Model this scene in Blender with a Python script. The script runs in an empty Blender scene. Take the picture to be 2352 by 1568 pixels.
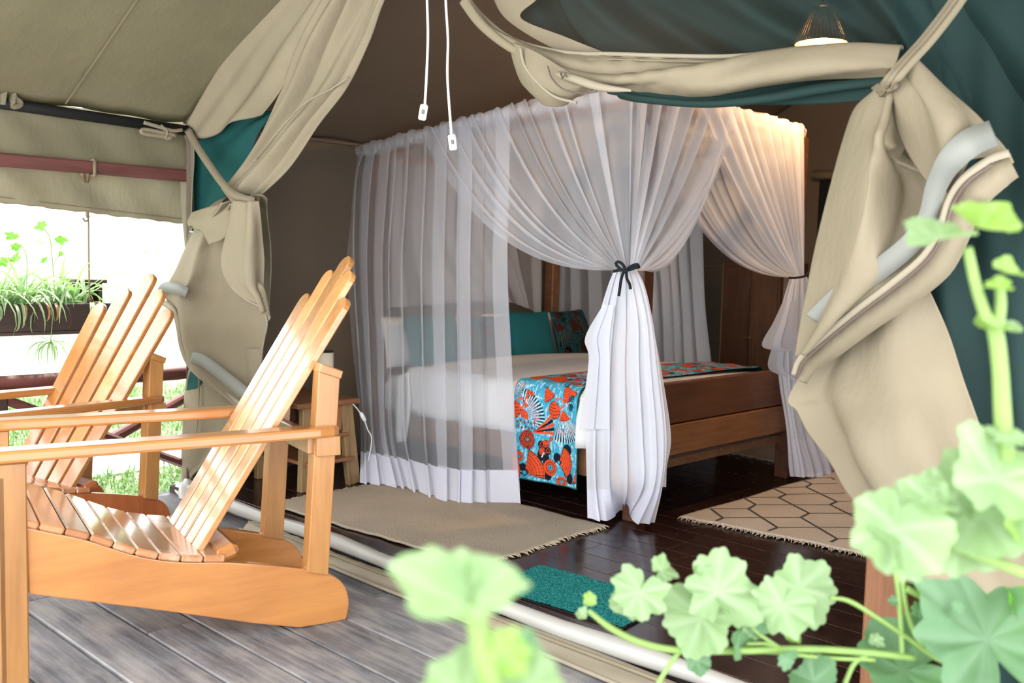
import bpy, math, random
import numpy as np
from mathutils import Vector, Matrix
random.seed(7)
rnd = random.random
def R(a, b): return a + (b - a) * rnd()

# ---------------------------------------------------------------- camera, world, sun, exposure
F_PX = 2242.0
YAW, PITCH, ROLL = math.radians(43.95), math.radians(4.6), 0.0256
CAM = np.array((4.735, -2.478, 1.19))
_r0 = np.array((math.cos(YAW), math.sin(YAW), 0.0))
_f0 = np.array((-math.sin(YAW), math.cos(YAW), 0.0))
FW = _f0 * math.cos(PITCH) - np.array((0, 0, math.sin(PITCH)))
_u0 = _f0 * math.sin(PITCH) + np.array((0, 0, math.cos(PITCH)))
RT = math.cos(ROLL) * _r0 + math.sin(ROLL) * _u0
UP = math.cos(ROLL) * _u0 - math.sin(ROLL) * _r0
scene = bpy.context.scene
cam = bpy.data.cameras.new('camera')
cam.sensor_width = 36.0
cam.lens = 36.0 * F_PX / 2352.0
cam.clip_start = 0.05
cam.dof.use_dof = True
cam.dof.focus_distance = 3.7
cam.dof.aperture_fstop = 3.6
co = bpy.data.objects.new('camera', cam)
scene.collection.objects.link(co)
co.matrix_world = Matrix(((RT[0], UP[0], -FW[0], CAM[0]), (RT[1], UP[1], -FW[1], CAM[1]),
                          (RT[2], UP[2], -FW[2], CAM[2]), (0, 0, 0, 1)))
scene.camera = co

world = bpy.data.worlds.new('world'); scene.world = world; world.use_nodes = True
bg = world.node_tree.nodes['Background']
bg.inputs[0].default_value = (0.94, 0.97, 1.0, 1)
bg.inputs[1].default_value = 2.6

sun = bpy.data.lights.new('sun', 'SUN'); sun.energy = 5.0; sun.angle = math.radians(4); sun.color = (1, 0.95, 0.84)
so = bpy.data.objects.new('sun', sun); scene.collection.objects.link(so)
so.rotation_euler = Vector((0.30, -0.42, -0.9)).to_track_quat('-Z', 'Y').to_euler()

vs = scene.view_settings
vs.view_transform = 'Standard'; vs.look = 'None'; vs.gamma = 1.0; vs.exposure = 1.12
vs.use_curve_mapping = False
scene.cycles.max_bounces = 10
scene.cycles.diffuse_bounces = 5
scene.cycles.transparent_max_bounces = 24

# ---------------------------------------------------------------- where a sight line meets a plane or a distance
def ray(px, py):
    return FW + (px - 1176) / F_PX * RT + (784 - py) / F_PX * UP
def at(px, py, d): return CAM + ray(px, py) * d
def onx(px, py, x):
    r = ray(px, py); return CAM + r * ((x - CAM[0]) / r[0])
def ony(px, py, y):
    r = ray(px, py); return CAM + r * ((y - CAM[1]) / r[1])
def onz(px, py, z):
    r = ray(px, py); return CAM + r * ((z - CAM[2]) / r[2])

# ---------------------------------------------------------------- materials
MATS = {}
class NT:
    def __init__(s, name):
        s.m = bpy.data.materials.new(name); s.m.use_nodes = True
        s.t = s.m.node_tree; s.t.nodes.clear()
        s.out = s.n('ShaderNodeOutputMaterial')
    def n(s, typ, **k):
        nd = s.t.nodes.new(typ)
        for a, b in k.items():
            if a.startswith('i_'):
                key = a[2:]
                key = int(key) if key.isdigit() else key.replace('_', ' ')
                nd.inputs[key].default_value = b
            else: setattr(nd, a, b)
        return nd
    def l(s, a, b): s.t.links.new(a, b)
    def mix(s, fac, a, b, blend='MIX'):
        m = s.n('ShaderNodeMix', data_type='RGBA', blend_type=blend)
        for isf, sock, v in ((1, m.inputs[0], fac), (0, m.inputs[6], a), (0, m.inputs[7], b)):
            if hasattr(v, 'is_output'): s.l(v, sock)
            elif isinstance(v, (int, float)) and not isf: sock.default_value = (v, v, v, 1)
            elif isinstance(v, tuple): sock.default_value = v if len(v) == 4 else v + (1,)
            else: sock.default_value = v
        return m.outputs[2]
    def ramp(s, fac, stops):
        r = s.n('ShaderNodeValToRGB'); s.l(fac, r.inputs[0])
        e = r.color_ramp.elements
        while len(e) < len(stops): e.new(0.5)
        for k, (p, c) in enumerate(stops):
            e[k].position = p
            c = (c, c, c) if isinstance(c, (int, float)) else c
            e[k].color = c + (1,)
        return r.outputs[0]
    def coord(s, kind='Object', scale=(1, 1, 1), rnd_off=False):
        tc = s.n('ShaderNodeTexCoord'); mp = s.n('ShaderNodeMapping')
        mp.inputs['Scale'].default_value = scale
        s.l(tc.outputs[kind], mp.inputs[0])
        if rnd_off:
            oi = s.n('ShaderNodeObjectInfo'); cm = s.n('ShaderNodeCombineXYZ'); mu = s.n('ShaderNodeMath', operation='MULTIPLY')
            mu.inputs[1].default_value = 37.0
            s.l(oi.outputs['Random'], mu.inputs[0])
            for k in range(3): s.l(mu.outputs[0], cm.inputs[k])
            s.l(cm.outputs[0], mp.inputs['Location'])
            s.rand = oi.outputs['Random']
        return mp.outputs[0]
    def noise(s, vec, scale=5, detail=4, rough=0.55, out=0):
        nz = s.n('ShaderNodeTexNoise'); nz.inputs['Scale'].default_value = scale
        nz.inputs['Detail'].default_value = detail; nz.inputs['Roughness'].default_value = rough
        if vec: s.l(vec, nz.inputs['Vector'])
        return nz.outputs[out]
    def bump(s, h, strength=0.3, dist=0.01):
        b = s.n('ShaderNodeBump'); b.inputs['Strength'].default_value = strength; b.inputs['Distance'].default_value = dist
        s.l(h, b.inputs['Height']); return b.outputs[0]
    def princ(s, color, rough=0.6, bump=None, coat=0.0, spec=0.5, metal=0.0, **k):
        p = s.n('ShaderNodeBsdfPrincipled')
        if hasattr(color, 'is_output'): s.l(color, p.inputs['Base Color'])
        else: p.inputs['Base Color'].default_value = color + (1,)
        if hasattr(rough, 'is_output'): s.l(rough, p.inputs['Roughness'])
        else: p.inputs['Roughness'].default_value = rough
        p.inputs['Specular IOR Level'].default_value = spec
        p.inputs['Coat Weight'].default_value = coat; p.inputs['Coat Roughness'].default_value = 0.12
        p.inputs['Metallic'].default_value = metal
        if bump is not None: s.l(bump, p.inputs['Normal'])
        return p
    def done(s, shader):
        s.l(shader if hasattr(shader, 'is_output') else shader.outputs[0], s.out.inputs[0]); MATS[s.m.name] = s.m; return s.m

def wood(name, base, dark, rough=0.35, coat=0.4, axis=(1, 18, 18), grain=0.5, var=0.25, wear=None):
    t = NT(name); v = t.coord('Object', axis, True)
    n1 = t.noise(v, 2.2, 6, 0.65)
    col = t.ramp(n1, [(0.3, dark), (0.62, base)])
    v2 = t.coord('Object', (1.5, 1.5, 1.5), True); n2 = t.noise(v2, 2.0, 3)
    col = t.mix(grain * 0.5, col, t.ramp(n2, [(0.3, dark), (0.7, base)]))
    hv = t.n('ShaderNodeHueSaturation'); mr = t.n('ShaderNodeMapRange')
    t.l(t.rand, mr.inputs[0]); mr.inputs[3].default_value = 1 - var; mr.inputs[4].default_value = 1 + var
    t.l(mr.outputs[0], hv.inputs['Value']); t.l(col, hv.inputs['Color']); col = hv.outputs[0]
    if wear:
        v3 = t.coord('Object', (3, 3, 3), True)
        col = t.mix(t.ramp(t.noise(v3, 3, 5, 0.6), [(0.52, 0.0), (0.66, 0.75)]), col, wear)
    return t.done(t.princ(col, rough, t.bump(n1, 0.15, 0.004), coat))

wood('chair_wood', (0.53, 0.225, 0.060), (0.37, 0.135, 0.034), 0.3, 0.8, axis=(14, 1.2, 14), grain=0.8)
wood('chair_wood_pale', (0.60, 0.30, 0.105), (0.42, 0.18, 0.056), 0.25, 1.0, axis=(14, 1.2, 14), grain=0.8)
wood('chair_wood_up', (0.46, 0.22, 0.066), (0.30, 0.125, 0.035), 0.34, 0.4, axis=(14, 14, 1.2), grain=0.8)
wood('chair_wood_red', (0.46, 0.14, 0.036), (0.32, 0.08, 0.02), 0.34, 0.4, axis=(14, 14, 1.2), grain=0.8)
wood('seat_wood', (0.52, 0.23, 0.10), (0.34, 0.13, 0.05), 0.24, 1.0, axis=(1.2, 14, 14), grain=0.9, wear=(0.62, 0.42, 0.28))
wood('bed_wood', (0.15, 0.055, 0.024), (0.07, 0.025, 0.012), 0.42, 0.25, axis=(16, 1.2, 16), var=0.1)
wood('bed_wood_light', (0.34, 0.135, 0.050), (0.15, 0.055, 0.02), 0.40, 0.25, axis=(22, 1.5, 22), var=0.1)
wood('bed_wood_x', (0.22, 0.10, 0.045), (0.12, 0.05, 0.02), 0.5, 0.1, axis=(1.2, 16, 16))
wood('post_wood', (0.25, 0.105, 0.042), (0.15, 0.056, 0.022), 0.6, 0.0, axis=(30, 30, 2), var=0.05)
wood('pale_wood', (0.36, 0.23, 0.10), (0.20, 0.12, 0.05), 0.6, 0.1, axis=(14, 14, 1.4))
wood('red_timber', (0.17, 0.050, 0.040), (0.075, 0.022, 0.018), 0.6, 0.0, axis=(14, 1.4, 14))
wood('dark_timber', (0.055, 0.030, 0.026), (0.025, 0.014, 0.012), 0.7, 0.0, axis=(14, 1.4, 14))
wood('wardrobe_wood', (0.16, 0.062, 0.022), (0.06, 0.022, 0.009), 0.45, 0.2, axis=(9, 9, 1.2))

def deck_mat():
    t = NT('deck_board'); v = t.coord('Object', (1.0, 22, 22), True)
    n1 = t.noise(v, 2.5, 8, 0.7)
    v2 = t.coord('Object', (2, 5, 5), True); n2 = t.noise(v2, 2.2, 5, 0.6)
    col = t.ramp(n1, [(0.30, (0.085, 0.082, 0.088)), (0.5, (0.185, 0.180, 0.190)), (0.72, (0.30, 0.29, 0.30))])
    col = t.mix(t.ramp(n2, [(0.46, 0.0), (0.66, 0.55)]), col, (0.38, 0.35, 0.32))
    col = t.mix(t.ramp(n2, [(0.25, 0.6), (0.42, 0.0)]), col, (0.045, 0.045, 0.052))
    oi = t.ramp(t.rand, [(0, 0.80), (1, 1.15)])
    col = t.mix(1.0, col, oi, 'MULTIPLY')
    return t.done(t.princ(col, 0.62, t.bump(n1, 0.35, 0.006), 0.0, 0.35))
deck_mat()
def floor_mat():
    t = NT('floor_board'); v = t.coord('Object', (1.0, 20, 20), True)
    n1 = t.noise(v, 2.5, 6, 0.7)
    col = t.ramp(n1, [(0.3, (0.010, 0.005, 0.005)), (0.7, (0.036, 0.014, 0.012))])
    v2 = t.coord('Object', (3, 3, 3), True); n2 = t.noise(v2, 3, 4)
    rg = t.ramp(n2, [(0.3, 0.14), (0.7, 0.30)])
    return t.done(t.princ(col, rg, None, 0.0, 0.5))
floor_mat()

def plain(name, col, rough=0.6, spec=0.4, metal=0.0, coat=0.0, noise=0.0, nscale=8, bump=0.0, bscale=60, bdist=0.003):
    t = NT(name); c = col
    if noise or bump: v = t.coord('Object')
    if noise:
        n1 = t.noise(v, nscale, 4)
        c = t.mix(t.ramp(n1, [(0.25, 0.0), (0.75, 1.0)]), tuple(x * (1 - noise) for x in col), tuple(min(1, x * (1 + noise)) for x in col))
    b = None
    if bump: b = t.bump(t.noise(v, bscale, 3), bump, bdist)
    return t.done(t.princ(c, rough, b, coat, spec, metal))

def canvas(name, col, trans=0.12, noise=0.10, bump=0.12, rough=0.75, tcol=None, alpha=0.0, weave=350, wrinkle=0.0):
    """woven cloth: diffuse with some light coming through, optional open weave"""
    t = NT(name); v = t.coord('Object')
    n1 = t.noise(v, 2.5, 5)
    c = t.mix(t.ramp(n1, [(0.3, 0.0), (0.7, 1.0)]), tuple(x * (1 - noise) for x in col), tuple(min(1, x * (1 + noise)) for x in col))
    nb = t.noise(v, weave, 2)
    bp = t.bump(nb, bump, 0.002)
    if wrinkle:
        vw = t.coord('Object', (1.0, 1.0, 0.55)); nw = t.noise(vw, 4.5, 5, 0.62)
        b2 = t.n('ShaderNodeBump'); b2.inputs['Strength'].default_value = wrinkle; b2.inputs['Distance'].default_value = 0.03
        t.l(nw, b2.inputs['Height']); t.l(bp, b2.inputs['Normal']); bp = b2.outputs[0]
    p = t.princ(c, rough, bp, 0.0, 0.25)
    sh = p.outputs[0]
    if trans:
        tr = t.n('ShaderNodeBsdfTranslucent'); tr.inputs[0].default_value = (tcol or col) + (1,)
        mx = t.n('ShaderNodeMixShader'); mx.inputs[0].default_value = trans
        t.l(sh, mx.inputs[1]); t.l(tr.outputs[0], mx.inputs[2]); sh = mx.outputs[0]
    if alpha:
        ta = t.n('ShaderNodeBsdfTransparent'); mx = t.n('ShaderNodeMixShader'); mx.inputs[0].default_value = alpha
        t.l(sh, mx.inputs[1]); t.l(ta.outputs[0], mx.inputs[2]); sh = mx.outputs[0]
    return t.done(sh)
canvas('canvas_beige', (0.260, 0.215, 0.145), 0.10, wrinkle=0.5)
canvas('canvas_band', (0.31, 0.265, 0.195), 0.05)
canvas('canvas_porch', (0.19, 0.165, 0.105), 0.16, tcol=(0.26, 0.27, 0.13), wrinkle=0.35)
canvas('canvas_valance', (0.27, 0.24, 0.165), 0.22, tcol=(0.42, 0.40, 0.24), wrinkle=0.5)
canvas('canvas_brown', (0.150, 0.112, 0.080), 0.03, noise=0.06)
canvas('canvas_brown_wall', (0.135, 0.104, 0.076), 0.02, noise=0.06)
canvas('canvas_green', (0.010, 0.029, 0.026), 0.04, noise=0.12)
canvas('canvas_green_bright', (0.010, 0.075, 0.070), 0.2, tcol=(0.015, 0.16, 0.14))
canvas('mesh_green', (0.014, 0.036, 0.034), 0.04, noise=0.2, alpha=0.36)
canvas('net_sheer', (0.90, 0.91, 0.96), 0.45, noise=0.0, bump=0.0, alpha=0.68)
canvas('net_gathered', (0.90, 0.91, 0.96), 0.40, noise=0.0, bump=0.0, alpha=0.10)
canvas('net_fan', (0.90, 0.91, 0.95), 0.45, noise=0.0, bump=0.0, alpha=0.60)
canvas('net_hem', (0.88, 0.88, 0.97), 0.30, noise=0.0, bump=0.0, alpha=0.04)
canvas('linen_white', (0.86, 0.86, 0.85), 0.1, noise=0.03, bump=0.1)
canvas('cushion_teal', (0.012, 0.145, 0.170), 0.0, noise=0.12, bump=0.4, weave=200)
canvas('teal_lining', (0.012, 0.10, 0.11), 0.0)
canvas('reflective_tape', (0.205, 0.205, 0.18), 0.0, rough=0.55, noise=0.05, bump=0.05)
canvas('strap_webbing', (0.22, 0.18, 0.12), 0.0, weave=500, bump=0.4)
canvas('ribbon_print', (0.012, 0.018, 0.022), 0.0, noise=0.6)
plain('seam_thread', (0.16, 0.12, 0.08), 0.7)
plain('zip_dark', (0.11, 0.075, 0.06), 0.4)
plain('pole_black', (0.012, 0.014, 0.015), 0.5)
plain('rope', (0.20, 0.15, 0.09), 0.9, bump=0.6, bscale=120, bdist=0.004)
plain('cord_white', (0.85, 0.85, 0.83), 0.4)
plain('metal', (0.55, 0.55, 0.55), 0.3, metal=1.0)
plain('roll_silver', (0.40, 0.385, 0.35), 0.32, spec=0.6, noise=0.06)
plain('floor_groove', (0.26, 0.18, 0.14), 0.8)
plain('dark_gap', (0.012, 0.010, 0.010), 0.9)
plain('earth_edge', (0.045, 0.030, 0.024), 0.9, noise=0.5, nscale=30)
plain('jute_fringe', (0.50, 0.40, 0.28), 0.95, noise=0.2, nscale=40)
plain('rug_line', (0.075, 0.068, 0.060), 0.95)
plain('wicker', (0.26, 0.15, 0.07), 0.6, noise=0.3, nscale=60)
plain('socket_brass', (0.5, 0.35, 0.15), 0.3, metal=1.0)
plain('soil', (0.03, 0.02, 0.014), 0.95, noise=0.4, nscale=60)
plain('dark_void', (0.006, 0.006, 0.008), 0.9)
plain('lamp_shade_cream', (0.75, 0.66, 0.52), 0.7)
plain('lawn', (0.24, 0.30, 0.17), 0.95, noise=0.35, nscale=14, bump=0.5, bscale=40, bdist=0.05)
plain('gravel_pale', (0.62, 0.60, 0.55), 0.9, noise=0.1, nscale=30)
plain('path_stone', (0.62, 0.60, 0.55), 0.9, noise=0.1, nscale=30)
def jute():
    for nm, a, b in (('jute_weave', (0.42, 0.345, 0.26), (0.58, 0.49, 0.38)), ('jute_pale', (0.54, 0.49, 0.43), (0.70, 0.64, 0.57))):
        t = NT(nm); v = t.coord('Object', (90, 150, 90)); n1 = t.noise(v, 1.0, 2)
        v2 = t.coord('Object'); n2 = t.noise(v2, 3, 4)
        c = t.mix(n1, a, b); c = t.mix(t.ramp(n2, [(0.35, 0.25), (0.65, 0.0)]), c, tuple(x * 0.6 for x in a))
        t.done(t.princ(c, 0.95, t.bump(n1, 0.8, 0.006), 0, 0.1))
jute()
def turf():
    t = NT('mat_green'); v = t.coord('Object'); n1 = t.noise(v, 160, 3, 0.7)
    c = t.ramp(n1, [(0.36, (0.006, 0.10, 0.10)), (0.52, (0.02, 0.26, 0.25)), (0.7, (0.10, 0.45, 0.43))])
    t.done(t.princ(c, 0.9, t.bump(n1, 1.0, 0.01), 0, 0.1))
turf()
def leafmat(name, col, tcol, rough=0.45, tr=0.35, vein=None, stripe=None):
    t = NT(name)
    at_ = t.n('ShaderNodeAttribute', attribute_name='vein')
    v = t.coord('Object', (1, 1, 1), True); n1 = t.noise(v, 25, 4)
    c = t.mix(n1, tuple(x * 0.75 for x in col), tuple(min(1, x * 1.2) for x in col))
    c = t.mix(t.ramp(at_.outputs['Fac'], [(0, 0.0), (1, 0.45)]), c, vein or tuple(min(1, x * 1.7) for x in col))
    p = t.princ(c, rough, t.bump(t.noise(v, 60, 3), 0.25, 0.003), 0, 0.4)
    trn = t.n('ShaderNodeBsdfTranslucent'); trn.inputs[0].default_value = tcol + (1,)
    mx = t.n('ShaderNodeMixShader'); mx.inputs[0].default_value = tr
    t.l(p.outputs[0], mx.inputs[1]); t.l(trn.outputs[0], mx.inputs[2]); t.done(mx.outputs[0])
leafmat('leaf_pale', (0.235, 0.345, 0.165), (0.30, 0.48, 0.16), vein=(0.42, 0.54, 0.34))
leafmat('leaf_mid', (0.115, 0.22, 0.11), (0.16, 0.38, 0.09), vein=(0.20, 0.32, 0.19))
leafmat('leaf_young', (0.22, 0.36, 0.075), (0.36, 0.55, 0.10), vein=(0.4, 0.55, 0.22))
leafmat('leaf_bright', (0.12, 0.32, 0.03), (0.16, 0.42, 0.03), vein=(0.2, 0.5, 0.1))
leafmat('stem_green', (0.22, 0.34, 0.09), (0.34, 0.48, 0.13), tr=0.2)
leafmat('spider_leaf', (0.16, 0.27, 0.12), (0.30, 0.55, 0.16), vein=(0.62, 0.66, 0.50))
leafmat('leaf_dry', (0.38, 0.20, 0.10), (0.4, 0.2, 0.1))
leafmat('grass_blade', (0.09, 0.17, 0.05), (0.16, 0.30, 0.06), tr=0.3)
leafmat('bush_leaf', (0.36, 0.50, 0.26), (0.6, 0.8, 0.35), tr=0.4)  # haze of the far garden is put into this pale leaf colour
t = NT('bulb_glow'); e = t.n('ShaderNodeEmission'); e.inputs[0].default_value = (1, 0.72, 0.38, 1); e.inputs[1].default_value = 110; t.done(e)
def attrmat(name, rough=0.8, trans=0.0):
    t = NT(name); a = t.n('ShaderNodeAttribute', attribute_name='print')
    v = t.coord('Object'); nb = t.noise(v, 260, 2)
    t.done(t.princ(a.outputs['Color'], rough, t.bump(nb, 0.2, 0.002), 0, 0.2))
attrmat('wax_print')

# ---------------------------------------------------------------- mesh building
class MB:
    def __init__(s): s.v = []; s.f = []; s.mi = None; s.attr = None; s.attrname = None; s.uv = None
    def add(s, vs_, fs):
        b = len(s.v); s.v.extend(tuple(map(float, p)) for p in vs_); s.f.extend(tuple(b + i for i in f) for f in fs); return s
    def box(s, lo, hi, bev=0.0, M=None):
        x0, y0, z0 = lo; x1, y1, z1 = hi
        if bev:
            b = min(bev, (x1 - x0) * .45, (y1 - y0) * .45, (z1 - z0) * .45)
            vs_ = []; idx = {}
            for sx in (0, 1):
                for sy in (0, 1):
                    for sz in (0, 1):
                        c = ((x0, x1)[sx], (y0, y1)[sy], (z0, z1)[sz]); d = (1 - 2 * sx, 1 - 2 * sy, 1 - 2 * sz)
                        for ax in range(3):
                            p = [c[k] + (0 if k == ax else d[k] * b) for k in range(3)]
                            idx[(sx, sy, sz, ax)] = len(vs_); vs_.append(p)
            fs = []
            for ax in range(3):
                o = [k for k in range(3) if k != ax]
                for sd in (0, 1):
                    q = []
                    for a, c in ((0, 0), (1, 0), (1, 1), (0, 1)):
                        t_ = [0, 0, 0]; t_[ax] = sd; t_[o[0]] = a; t_[o[1]] = c; q.append(idx[(*t_, ax)])
                    fs.append(q)
            for ax in range(3):   # edges along ax
                o = [k for k in range(3) if k != ax]
                for a in (0, 1):
                    for c in (0, 1):
                        q = []
                        for end, axs in ((0, (o[0], o[1])), (1, (o[1], o[0]))):
                            t_ = [0, 0, 0]; t_[ax] = end; t_[o[0]] = a; t_[o[1]] = c
                            q += [idx[(*t_, axs[0])], idx[(*t_, axs[1])]]
                        fs.append(q)
            for sx in (0, 1):
                for sy in (0, 1):
                    for sz in (0, 1): fs.append([idx[(sx, sy, sz, k)] for k in range(3)])
        else:
            vs_ = [(x, y, z) for x in (x0, x1) for y in (y0, y1) for z in (z0, z1)]
            fs = [(0, 1, 3, 2), (4, 6, 7, 5), (0, 4, 5, 1), (2, 3, 7, 6), (0, 2, 6, 4), (1, 5, 7, 3)]
        if M is not None: vs_ = [tuple(M @ Vector(p)) for p in vs_]
        return s.add(vs_, fs)
    def beam(s, a, b, w, h, up=(0, 0, 1), bev=0.004, ext=0.0):
        a, b = Vector(a), Vector(b); d = (b - a); L = d.length; d.normalize()
        sd = d.cross(Vector(up)).normalized(); u = sd.cross(d).normalized()
        M = Matrix(((d.x, sd.x, u.x, a.x), (d.y, sd.y, u.y, a.y), (d.z, sd.z, u.z, a.z), (0, 0, 0, 1)))
        return s.box((-ext, -w / 2, -h / 2), (L + ext, w / 2, h / 2), bev, M)
    def tube(s, pts, r, n=8, cap=True):
        pts = [Vector(p) for p in pts]; m = len(pts)
        rr = r if hasattr(r, '__len__') else [r] * m
        ref = Vector((0, 0, 1)); vs_ = []
        nrm = None
        for i in range(m):
            tn = (pts[min(i + 1, m - 1)] - pts[max(i - 1, 0)])
            tn = tn.normalized() if tn.length > 1e-9 else Vector((0, 0, 1))
            if nrm is None:
                ref = Vector((0, 0, 1)) if abs(tn.z) < 0.9 else Vector((1, 0, 0))
                nrm = tn.cross(ref).normalized()
            else:
                nrm = (nrm - tn * nrm.dot(tn)); nrm = nrm.normalized() if nrm.length > 1e-6 else tn.cross(ref).normalized()
            bn = tn.cross(nrm)
            for k in range(n):
                a = 2 * math.pi * k / n
                vs_.append(pts[i] + (nrm * math.cos(a) + bn * math.sin(a)) * rr[i])
        fs = [(i * n + k, i * n + (k + 1) % n, (i + 1) * n + (k + 1) % n, (i + 1) * n + k) for i in range(m - 1) for k in range(n)]
        if cap: fs += [tuple(range(n - 1, -1, -1)), tuple((m - 1) * n + k for k in range(n))]
        return s.add(vs_, fs)
    def lathe(s, prof, c=(0, 0, 0), n=20):
        vs_ = []; 
        for r, z in prof:
            for k in range(n):
                a = 2 * math.pi * k / n; vs_.append((c[0] + r * math.cos(a), c[1] + r * math.sin(a), c[2] + z))
        fs = [(i * n + k, i * n + (k + 1) % n, (i + 1) * n + (k + 1) % n, (i + 1) * n + k) for i in range(len(prof) - 1) for k in range(n)]
        return s.add(vs_, fs)
    def grid(s, P, flip=False):
        """P: array (nv, nu, 3)"""
        nv, nu = P.shape[:2]; b = len(s.v)
        s.v.extend(map(tuple, P.reshape(-1, 3).tolist()))
        for j in range(nv - 1):
            for i in range(nu - 1):
                a = b + j * nu + i; q = (a, a + 1, a + nu + 1, a + nu); s.f.append(q[::-1] if flip else q)
        return s
    def prism(s, poly, lo, hi, M=None, bev=0):
        """poly: list of (a,b) in the y-z plane, extruded along x"""
        n = len(poly); vs_ = [(lo, a, b) for a, b in poly] + [(hi, a, b) for a, b in poly]
        fs = [tuple(range(n - 1, -1, -1)), tuple(range(n, 2 * n))] + [(i, (i + 1) % n, n + (i + 1) % n, n + i) for i in range(n)]
        if M is not None: vs_ = [tuple(M @ Vector(p)) for p in vs_]
        return s.add(vs_, fs)

COLL = scene.collection
BASE = {}
def thing(name, label, cat, base=(0, 0, 0), rotz=0.0, group=None, local=False, kind=None):
    o = bpy.data.objects.new(name, None); COLL.objects.link(o); o.empty_display_size = 0.1
    o.location = base; o.rotation_euler = (0, 0, rotz)
    if label: o['label'] = label
    if cat: o['category'] = cat
    if group: o['group'] = group
    if kind: o['kind'] = kind
    BASE[o.name] = (0, 0, 0) if local else tuple(base)
    return o
def obj(name, mb, mat, parent=None, smooth=False, label=None, cat=None, group=None, kind=None, base=None, solid=0.0, sub=0, attr=None, bevel=0.0):
    me = bpy.data.meshes.new(name)
    if parent is not None: b = BASE[parent.name]
    else: b = base if base is not None else (0, 0, 0)
    V = np.array(mb.v, dtype=float).reshape(-1, 3) - np.array(b)
    me.from_pydata(V.tolist(), [], mb.f)
    me.update()
    me.materials.append(MATS[mat])
    if smooth: me.polygons.foreach_set('use_smooth', [True] * len(me.polygons))
    if attr is not None:
        nm, vals = attr
        if np.ndim(vals) == 1:
            a = me.attributes.new(nm, 'FLOAT', 'POINT'); a.data.foreach_set('value', np.asarray(vals, dtype=np.float32))
        else:
            a = me.color_attributes.new(nm, 'FLOAT_COLOR', 'POINT')
            c = np.ones((len(vals), 4), dtype=np.float32); c[:, :3] = vals; a.data.foreach_set('color', c.ravel())
    me.validate()
    o = bpy.data.objects.new(name, me); COLL.objects.link(o)
    BASE[o.name] = b
    if parent is not None: o.parent = parent
    else: o.location = b
    if solid:
        m = o.modifiers.new('thickness', 'SOLIDIFY'); m.thickness = solid; m.offset = 0
    if sub:
        m = o.modifiers.new('smooth', 'SUBSURF'); m.levels = sub; m.render_levels = sub
    if bevel:
        m = o.modifiers.new('bevel', 'BEVEL'); m.width = bevel; m.segments = 2; m.limit_method = 'ANGLE'
    if label: o['label'] = label
    if cat: o['category'] = cat
    if group: o['group'] = group
    if kind: o['kind'] = kind
    return o
def B(): return MB()

def cr1(P, n):
    """Catmull-Rom through the points P (k,3) -> (n,3), even in parameter"""
    P = np.asarray(P, dtype=float); k = len(P)
    if k == 2:
        t_ = np.linspace(0, 1, n)[:, None]; return P[0] * (1 - t_) + P[1] * t_
    Q = np.vstack([2 * P[0] - P[1], P, 2 * P[-1] - P[-2]])
    out = []
    for q in np.linspace(0, k - 1, n):
        i = min(int(q), k - 2); t_ = q - i
        a, b, c, d = Q[i:i + 4]
        out.append(0.5 * (2 * b + (c - a) * t_ + (2 * a - 5 * b + 4 * c - d) * t_ ** 2 + (-a + 3 * b - 3 * c + d) * t_ ** 3))
    return np.array(out)
def surf(rows, nu, nv):
    A = np.array([cr1(r, nu) for r in rows]); return np.array([cr1(A[:, i], nv) for i in range(nu)]).transpose(1, 0, 2)
def displace(P, fn, axis=None):
    nv, nu = P.shape[:2]
    du = np.gradient(P, axis=1); dv = np.gradient(P, axis=0)
    N = np.cross(du, dv); N /= (np.linalg.norm(N, axis=2, keepdims=True) + 1e-9)
    if axis is not None:
        sgn = np.sign((N * np.array(axis)).sum(axis=2, keepdims=True)); sgn[sgn == 0] = 1; N = N * sgn
    U, V = np.meshgrid(np.linspace(0, 1, nu), np.linspace(0, 1, nv))
    return P + N * fn(U, V)[..., None]
def ribbon(path, w, side=None, n=40, off=(0, 0, 0)):
    """flat strip along a path; w is the width (a number or one per path point), side the direction it spreads"""
    Pc = cr1(path, n) + np.array(off); T = np.gradient(Pc, axis=0)
    ww = np.interp(np.linspace(0, 1, n), np.linspace(0, 1, len(w)), w) if hasattr(w, '__len__') else np.full(n, w)
    s_ = np.array(side, dtype=float)
    S = np.cross(T, s_); S /= (np.linalg.norm(S, axis=1, keepdims=True) + 1e-9)
    return np.stack([Pc - S * ww[:, None] / 2, Pc + S * ww[:, None] / 2], axis=1)
VIEWY = (0, -1, 0)

# ================================================================ THE SETTING
# interior floor: dark glossy boards with pale joints
X1, YB = 5.0, 4.2
fl = obj('floor', B().box((0.0, -0.085, -0.10), (X1, YB + 0.1, -0.0012)), 'floor_groove', kind='structure')
ys = [-0.085] + [0.755 + 0.153 * k for k in range(-5, 23)] + [YB + 0.08]
for a, b in zip(ys[:-1], ys[1:]):
    if b - a < 0.03: continue
    cuts = [0.0, R(1.6, 3.2), X1]
    for c, d in zip(cuts[:-1], cuts[1:]):
        obj('plank', B().box((c + .001, a + 0.0020, -0.02), (d - .001, b - 0.0020, 0.0), 0.0008), 'floor_board', fl)
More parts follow.
